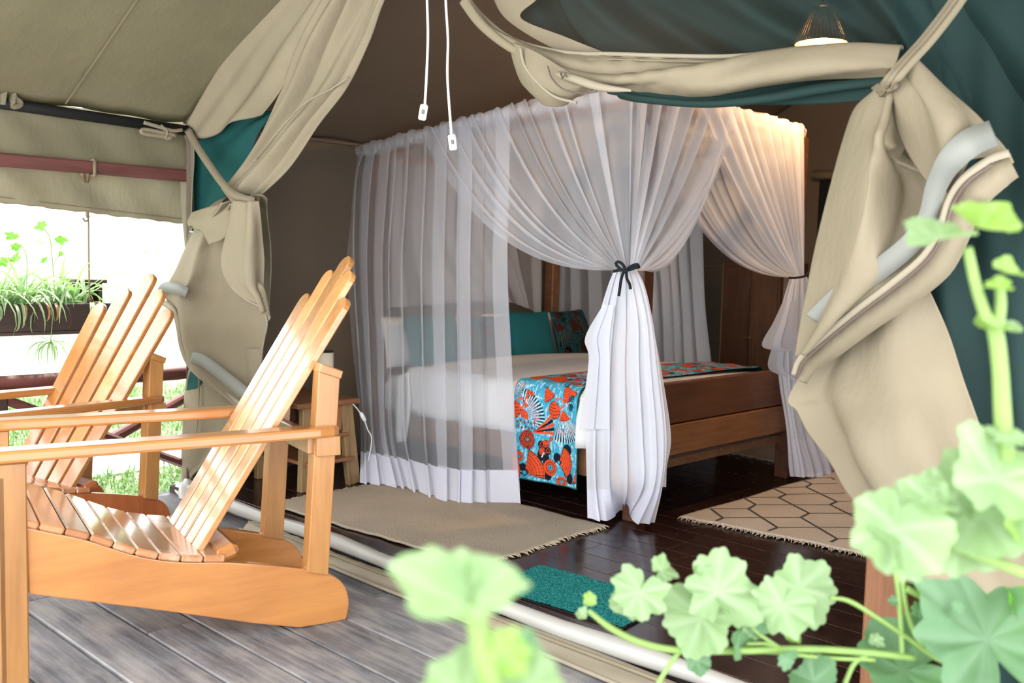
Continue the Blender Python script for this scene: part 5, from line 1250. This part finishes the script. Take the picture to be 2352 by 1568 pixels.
obj('zip_pull', B().tube([Y(1288, 168, -.175), Y(1292, 180, -.175), Y(1298, 170, -.175), Y(1302, 176, -.175)], 0.003, 6), 'zip_dark', rfp, smooth=True)
# beige triangle behind the band, and the green strip under it
P = surf([[Y(1120, -60, -.03), Y(1215, -60, -.03)], [Y(1135, 0, -.03), Y(1236, -8, -.03)], [Y(1170, 50, -.03), Y(1196, 40, -.03)], [Y(1270, 110, -.03), Y(1300, 85, -.03)], [Y(1370, 135, -.03), Y(1400, 125, -.03)]], 30, 50)
obj('back_panel', B().grid(P), 'canvas_beige', rfp, smooth=True, solid=0.004)
P = surf([[Y(1370, 198, -.05), Y(1480, 205, -.05), Y(1620, 212, -.05), Y(1758, 188, -.05), Y(1880, 174, -.05), Y(2040, 172, -.05)], [Y(1400, 212, -.09), Y(1480, 222, -.09), Y(1620, 233, -.09), Y(1758, 225, -.09), Y(1880, 210, -.09), Y(2030, 195, -.08)],
          [Y(1440, 222, -.05), Y(1490, 234, -.05), Y(1620, 248, -.05), Y(1758, 245, -.05), Y(1880, 236, -.05), Y(2015, 222, -.05)]], 120, 24)
obj('green_lining', B().grid(displace(P, lambda u, v: 0.010 * np.sin(v * 9 + u * 5), (0, -1, 0))), 'canvas_green', rfp, smooth=True, solid=0.003)
# strap
for k, (o_, w_) in enumerate(((-8, .020), (3, .020), (13, .016))):
    obj('tie_strap', B().grid(ribbon([Y(2222 + o_, -40, -.10), Y(2190 + o_, 12, -.12), Y(2130 + o_, 90, -.17), Y(2080 + o_, 145, -.22), Y(2046 + o_, 185, -.24), Y(2024 + o_ * .6, 215, -.18)], w_, -FW + RT * .3 * (k - 1), 50)), 'strap_webbing', rfp, smooth=True, solid=0.005)
obj('tie_strap', B().grid(ribbon([Y(2010, 212, -.12), Y(2030, 200, -.20), Y(2052, 190, -.22), Y(2064, 175, -.16)], 0.030, -FW, 30)), 'strap_webbing', rfp, smooth=True, solid=0.004)
# left lobe
P = surf([[Y(2020, 206, -.14), Y(2040, 200, -.18), Y(2058, 190, -.16)], [Y(1972, 245, -.12), Y(2025, 270, -.22), Y(2066, 290, -.10)], [Y(1948, 310, -.12), Y(2010, 330, -.24), Y(2072, 345, -.09)],
          [Y(1916, 430, -.12), Y(1990, 440, -.25), Y(2080, 430, -.10), Y(2172, 440, -.17)], [Y(1884, 560, -.12), Y(1960, 560, -.25), Y(2060, 540, -.15), Y(2160, 532, -.17)], [Y(1862, 660, -.12), Y(1930, 650, -.22), Y(2030, 625, -.18), Y(2105, 598, -.16)],
          [Y(1842, 750, -.12), Y(1885, 740, -.19), Y(1945, 715, -.18), Y(1995, 695, -.16)], [Y(1828, 818, -.12), Y(1842, 812, -.15), Y(1865, 800, -.15), Y(1892, 782, -.15)]], 90, 100)
P = displace(P, lambda u, v: -0.02 * np.exp(-((u - .72) / .1) ** 2) * np.exp(-((v - .35) / .25) ** 2) + 0.010 * np.sin(u * 11 + v * 3), (0, -1, 0))
obj('lower_panel', B().grid(P), 'canvas_beige', rfp, smooth=True, solid=0.005)
P = surf([[Y(2030, 215, -.03), Y(2120, 215, -.03)], [Y(2040, 320, -.03), Y(2230, 320, -.03)], [Y(2060, 430, -.04), Y(2200, 420, -.05)], [Y(2050, 540, -.05), Y(2165, 520, -.05)], [Y(1980, 650, -.06), Y(2100, 610, -.06)]], 20, 30)
obj('rear_fold', B().grid(P), 'canvas_beige', rfp, smooth=True, solid=0.004)
# right lobe
P = surf([[Y(2056, 192, -.17), Y(2070, 165, -.20), Y(2092, 128, -.18)], [Y(2064, 250, -.16), Y(2110, 215, -.24), Y(2170, 192, -.16)], [Y(2082, 320, -.15), Y(2150, 275, -.26), Y(2250, 255, -.14)], [Y(2112, 390, -.15), Y(2180, 340, -.26), Y(2290, 310, -.14)],
          [Y(2130, 430, -.16), Y(2180, 385, -.24), Y(2310, 348, -.14)]], 70, 70)
P = displace(P, lambda u, v: 0.012 * np.sin(u * 9 + v * 4), (0, -1, 0)); obj('outer_lobe', B().grid(P), 'canvas_beige', rfp, smooth=True, solid=0.005)
zpt = [Y(2316, 352, -.16), Y(2270, 368, -.20), Y(2215, 408, -.22), Y(2180, 460, -.21), Y(2158, 530, -.20), Y(2120, 590, -.19), Y(2050, 650, -.18), Y(1970, 710, -.17), Y(1890, 775, -.16), Y(1840, 822, -.15), Y(1824, 860, -.14)]
obj('reflective_strip', B().grid(ribbon([tuple(np.array(Y(x, y, o))) for x, y, o in ((2282, 305, -.185), (2228, 328, -.262), (2185, 368, -.275), (2152, 425, -.25), (2130, 500, -.215), (2090, 560, -.205), (2020, 618, -.195), (1940, 672, -.185), (1872, 738, -.17))], [0.058, 0.062, 0.060, 0.05, 0.045, 0.05, 0.052, 0.055, 0.06], -FW, 110)), 'reflective_tape', rfp, smooth=True, solid=0.003)
under = [tuple(np.array(q_) + np.array((0, 0.03, 0)) + RT * w1_ - UP * w2_) for q_, w1_, w2_ in zip(zpt, [.0, .012, .02, .03, .03, .025, .02, .015, .012, .012, .005], [.028, .03, .03, .015, .005, .02, .025, .025, .025, .02, .02])]
obj('flap_edge', B().grid(ribbon(under, [.05, .062, .065, .062, .058, .065, .062, .06, .056, .04, .03], -FW, 120)), 'canvas_beige', rfp, smooth=True, solid=0.006)
obj('zip_edge', B().grid(ribbon(zpt, 0.017, -FW, 120)), 'canvas_band', rfp, smooth=True, solid=0.008)
obj('zip', B().tube(cr1([tuple(np.array(q_) + RT * .007 - UP * .009 - FW * .004) for q_ in zpt[1:]], 120), 0.0042, 6), 'zip_dark', rfp, smooth=True)
P = surf([[Y(2225, 425, -.08), Y(2270, 400, -.08), Y(2328, 372, -.08)], [Y(2215, 450, -.06), Y(2260, 440, -.08), Y(2300, 410, -.07)], [Y(2240, 478, -.06), Y(2255, 470, -.07), Y(2262, 462, -.06)]], 24, 20)
obj('flap_corner', B().grid(P), 'canvas_brown', rfp, smooth=True, solid=0.005)
P = surf([[Y(2240, 430, -.10), Y(2285, 410, -.11), Y(2328, 372, -.09)], [Y(2210, 415, -.12), Y(2265, 395, -.14), Y(2318, 350, -.11)]], 24, 10)
obj('flap_edge', B().grid(P), 'canvas_beige', rfp, smooth=True, solid=0.005)
# big lower canvas hanging past the post
P = surf([[Y(1940, 740, -.02), Y(2010, 680, -.05), Y(2108, 615, -.05)], [Y(1822, 905, -.02), Y(1960, 840, -.05), Y(2170, 755, -.04)], [Y(1836, 945, -.03), Y(1975, 920, -.08), Y(2212, 880, -.04)], [Y(1868, 1015, -.03), Y(2010, 1000, -.12), Y(2262, 1005, -.04)],
          [Y(1922, 1105, -.04), Y(2060, 1090, -.13), Y(2300, 1090, -.05)], [Y(1988, 1205, -.05), Y(2110, 1195, -.13), Y(2350, 1190, -.05)], [Y(2062, 1315, -.06), Y(2180, 1300, -.14), Y(2420, 1310, -.06)], [Y(2140, 1405, -.08), Y(2260, 1410, -.14), Y(2480, 1430, -.06)], [Y(2230, 1480, -.08), Y(2330, 1500, -.14), Y(2540, 1530, -.06)]], 110, 110)
P = displace(P, lambda u, v: (0.045 * np.sin(u * 7.2 + v * 3.5 + 2.4) + 0.018 * np.sin(u * 17 + v * 2 + 1)) * (0.35 + .65 * v) + .008 * np.sin(v * 26 + u * 9) * np.exp(-((v - .55) / .2) ** 2), (0, -1, 0))
obj('hanging_canvas', B().grid(P), 'canvas_beige', rfp, smooth=True, solid=0.005)

# green mesh behind the swag: open weave above, closed folds on the post side
def ptop(x): return (x, -160)
rows = []
xs = [1196, 1250, 1330, 1420, 1530, 1660, 1780, 1900, 2000, 2090, 2200, 2350, 2500]
bot_ = {1196: 45, 1250: 95, 1330: 128, 1420: 150, 1530: 155, 1660: 158, 1780: 150, 1900: 145, 2000: 150, 2090: 190, 2200: 420, 2350: 520, 2500: 600}
for f in (0, .35, .7, 1): rows.append([Y(x + (60 * (1 - f) if x < 1300 else 0), -170 + (bot_[x] + 170) * f, .03) for x in xs])
P = surf(rows, 260, 60)
P = displace(P, lambda u, v: 0.040 * np.sin((u * 2.6 - v * .55) * 9.0) + 0.016 * np.sin((u * 2.2 - v * .8) * 23 + 1), (0, -1, 0))
gp = thing('mesh_screen', 'dark green fly-screen cloth stretched behind the swagged flap', 'screen', (3.2, 0.03, 1.8))
obj('screen_cloth', B().grid(P), 'mesh_green', gp, smooth=True)
P = surf([[Y(2055, -180, .05), Y(2250, -190, .05), Y(2450, -200, .05), Y(2700, -210, .05)], [Y(2070, 400, .05), Y(2250, 400, .05), Y(2450, 400, .05), Y(2700, 400, .05)], [Y(2085, 700, .05), Y(2250, 700, .05), Y(2450, 700, .05), Y(2700, 700, .05)],
          [Y(2100, 1000, .05), Y(2260, 1000, .05), Y(2450, 1000, .05), Y(2700, 1000, .05)], [Y(2150, 1350, .05), Y(2300, 1350, .05), Y(2450, 1350, .05), Y(2700, 1350, .05)], [Y(2200, 1750, .05), Y(2320, 1750, .05), Y(2450, 1750, .05), Y(2700, 1750, .05)]], 150, 80)
P = displace(P, lambda u, v: 0.035 * np.sin(u * 22 - v * 6) * np.clip((v - .15) * 2, 0, 1) * np.exp(-((u - .28) / .3) ** 2) + .004 * np.sin(u * 37 + v * 3), (0, -1, 0))
obj('wall_front_green', B().grid(P), 'canvas_green', kind='structure', smooth=True, solid=0.004)
obj('rope_tassel', B().tube(cr1([Y(2246, 452, -.04), Y(2250, 468, -.05), Y(2245, 480, -.05), Y(2251, 500, -.045)], 20), [0.004 + .004 * abs(math.sin(k)) for k in range(20)], 6), 'jute_fringe', rfp, smooth=True)

# wooden post
pw = [onz(1984, 1478, 0.17)]
obj('doorway_post', B().box((3.655, 0.02, -0.10), (3.765, 0.12, 0.95), 0.006), 'post_wood', base=(3.71, 0.07, 0), label='square reddish wooden post behind the leaves', cat='post')

# ---------------------------------------------------------------- plants in front of the lens
def fg(nm, label, base): return thing(nm, label, 'plant', tuple(base), group=None)
V3 = camvec
# 1: blurred sprig low in the middle
d1 = 0.62
s_1 = fg('trailing_vine', 'very blurred pale vine sprig with one broad leaf in front of the sill', at(1110, 1620, d1))
a1 = lambda x, y, d=d1: at(x, y, d)
stem(s_1, [a1(1135, 1600), a1(1118, 1520), a1(1098, 1440), a1(1080, 1385)], [0.008, 0.0085, 0.007, 0.005])
add_leaf(s_1, a1(1078, 1385), 0.043, V3(0.0, 1.0, 0.30), V3(0.3, 0.1, 1), 'leaf_pale', 11, lobes=5, cup=0.42, depth=0.06, fold=.25)
add_leaf(s_1, a1(1045, 1345, d1 + .02), 0.022, V3(-0.5, .6, .6), V3(0, 1, 0), 'leaf_pale', 12, cup=0.3)
add_leaf(s_1, a1(1160, 1500), 0.016, V3(0.2, .3, 1), V3(0.5, 1, 0), 'leaf_young', 13)
add_leaf(s_1, a1(1190, 1508, d1 + .03), 0.018, V3(0.3, .7, .6), V3(1, .3, 0), 'leaf_mid', 14)
add_leaf(s_1, a1(1215, 1572), 0.026, V3(0, .9, .5), V3(1, 0, .2), 'leaf_pale', 15)
add_leaf(s_1, a1(1060, 1600), 0.034, V3(0, .95, .4), V3(-1, 0, .2), 'leaf_pale', 16)
stem(s_1, [a1(1112, 1510), a1(1140, 1530), a1(1160, 1505)], 0.003); stem(s_1, [a1(1125, 1545), a1(1165, 1540), a1(1190, 1512)], 0.003)
# 2: creeping vine across the lower right
d2 = 1.55
s_2 = fg('trailing_vine', 'long green vine with lobed leaves trailing across the dark floor', at(1900, 1500, d2))
a2 = lambda x, y, d=d2: at(x, y, d)
stem(s_2, [a2(1352, 1402), a2(1400, 1440), a2(1470, 1475), a2(1560, 1493), a2(1700, 1494), a2(1850, 1490), a2(1990, 1498), a2(2100, 1510)], [0.004, 0.0055, 0.006, 0.006, 0.006, 0.006, 0.006, 0.006])
stem(s_2, [a2(1562, 1495), a2(1535, 1530), a2(1500, 1590)], 0.0042)
stem(s_2, [a2(1700, 1492), a2(1780, 1498), a2(1900, 1510), a2(2010, 1515)], 0.0036)
stem(s_2, [a2(1520, 1355), a2(1580, 1380), a2(1630, 1400)], 0.0032)
stem(s_2, [a2(1720, 1435), a2(1750, 1460), a2(1790, 1487)], 0.0034); stem(s_2, [a2(1715, 1478), a2(1760, 1478), a2(1800, 1490)], 0.003)
stem(s_2, [a2(1905, 1372), a2(1950, 1380), a2(2010, 1415), a2(2090, 1468), a2(2150, 1510), a2(2260, 1565)], [0.003, 0.0038, 0.0042, 0.0046, 0.005, 0.005])
stem(s_2, [a2(2010, 1495), a2(1965, 1520), a2(1940, 1570)], 0.004)
stem(s_2, [a2(2186, 1425), a2(2150, 1455), a2(2118, 1482)], 0.0038); stem(s_2, [a2(2080, 1350), a2(2130, 1378), a2(2186, 1425)], [.0062, .0062, .005])
stem(s_2, [a2(2056, 1310), a2(2064, 1365), a2(2068, 1420), a2(2072, 1500)], 0.0042); stem(s_2, [a2(2070, 1310), a2(2078, 1380), a2(2095, 1440), a2(2115, 1480)], 0.0046)
LF = [  # x, y, px radius, normal, up, material
    (1468, 1358, 66, (-.3, .35, .9), (-.55, -.8, .3), 'leaf_pale'), (1520, 1310, 34, (.3, .5, .8), (.9, .5, 0), 'leaf_pale'), (1455, 1385, 44, (-.5, .2, .8), (-.3, -1, .2), 'leaf_pale'),
    (1650, 1360, 95, (.15, .35, .95), (.1, 1, 0), 'leaf_pale'), (1612, 1418, 88, (-.35, .1, .95), (-.35, -1, .1), 'leaf_pale'), (1715, 1405, 60, (.6, .1, .8), (.8, -.4, 0), 'leaf_pale'), (1612, 1306, 20, (.2, .4, .9), (.3, 1, 0), 'leaf_pale'),
    (1700, 1455, 52, (.5, -.2, .8), (.2, -1, 0), 'leaf_mid'), (1838, 1352, 80, (.1, .25, 1), (.72, .7, 0), 'leaf_pale'), (1796, 1388, 72, (-.2, .3, .95), (-.4, -.9, 0), 'leaf_pale'), (1600, 1515, 34, (0, .2, 1), (.2, -1, 0), 'leaf_mid'),
    (1815, 1462, 22, (.3, .5, .8), (.6, .8, 0), 'leaf_young'), (1806, 1512, 26, (.2, -.1, 1), (.4, -1, 0), 'leaf_mid'), (1354, 1376, 18, (.2, .2, 1), (.1, 1, 0), 'leaf_young'), (1338, 1410, 16, (-.2, .5, .8), (-1, 0, 0), 'leaf_pale'),
    (2108, 1402, 20, (.2, .3, .9), (.3, 1, 0), 'leaf_mid'), (2052, 1380, 13, (0, .4, .9), (-1, .2, 0), 'leaf_mid'), (2012, 1470, 18, (-.2, .2, 1), (.2, 1, 0), 'leaf_pale'), (2196, 1395, 18, (.2, .3, .9), (.2, 1, 0), 'leaf_mid'),
    (1870, 1565, 60, (-.2, .6, .8), (-.8, .5, 0), 'leaf_mid'), (2075, 1538, 120, (-.1, .8, .62), (-.6, .5, .3), 'leaf_mid'), (2268, 1470, 165, (-.15, .55, .85), (-.2, 1, 0), 'leaf_mid'), (2345, 1395, 62, (.2, .6, .7), (.3, 1, 0), 'leaf_bright')]
for k, (x, y, r_, n_, u_, m_) in enumerate(LF):
    dd = d2 + 0.02 * ((k % 3) - 1)
    add_leaf(s_2, a2(x, y, dd), r_ * dd / F_PX, V3(*n_), V3(*u_), m_, 30 + k, lobes=5 + (k % 3 == 0) * 2, depth=0.085, cup=0.16 + .14 * (k % 3), notch=0.62 if r_ > 30 else .2, teeth=.085, wave=.11)
# 3: nearer blurred plant at the right
d3 = 1.05
s_3 = fg('garden_geranium', 'blurred tall plant with pale scalloped leaves and jointed upright stem', at(2310, 1500, d3))
a3 = lambda x, y, d=d3: at(x, y, d)
stem(s_3, [a3(2222, 568), a3(2240, 650), a3(2262, 720), a3(2285, 760), a3(2297, 850), a3(2306, 1000), a3(2330, 1200)], [0.0052, 0.006, 0.0066, 0.0085, 0.0085, 0.0095, 0.010])
stem(s_3, [a3(2296, 655), a3(2298, 700), a3(2290, 755)], [0.005, 0.006, 0.007])
stem(s_3, [a3(2140, 1205), a3(2160, 1230), a3(2210, 1260), a3(2352, 1315)], [0.004, 0.005, 0.0062, 0.0062])
LG = [(2160, 545, 85, (-.1, .93, .36), (-1, 0, .2), 'leaf_pale'), (2255, 525, 80, (.15, .9, .42), (1, .25, .2), 'leaf_young'), (2310, 625, 42, (.2, .8, .5), (1, .5, 0), 'leaf_young'), (2295, 662, 36, (0, .9, .4), (-1, .1, 0), 'leaf_young'),
      (2280, 755, 48, (0, .92, .38), (1, 0, 0), 'leaf_young'), (2318, 760, 30, (.2, .9, .4), (1, 0, 0), 'leaf_pale'), (2310, 1010, 45, (0, .85, .5), (1, .1, 0), 'leaf_pale'),
      (2058, 1215, 108, (-.3, .15, .95), (-.3, -1, .1), 'leaf_pale'), (2075, 1190, 92, (-.3, .4, .85), (-.1, 1, .1), 'leaf_pale'), (2140, 1150, 66, (0, .75, .6), (1, .35, 0), 'leaf_pale'), (2075, 1290, 50, (.2, .2, .9), (.5, -.9, 0), 'leaf_pale'),
      (2250, 1165, 125, (-.2, .3, .93), (-.55, -1, 0), 'leaf_pale'), (2290, 1100, 120, (-.1, .45, .88), (.3, 1, 0), 'leaf_pale'), (2345, 1180, 90, (.3, .2, .9), (.8, -.8, 0), 'leaf_young'), (2215, 1225, 95, (-.25, .15, .95), (-.4, -1, 0), 'leaf_pale')]
for k, (x, y, r_, n_, u_, m_) in enumerate(LG):
    dd = d3 + 0.015 * ((k % 3) - 1)
    add_leaf(s_3, a3(x, y, dd), r_ * dd / F_PX, V3(*n_), V3(*u_), m_, 70 + k, lobes=5, depth=0.06, cup=0.2 + .1 * (k % 3), notch=0.4, teeth=.06, wave=.1)
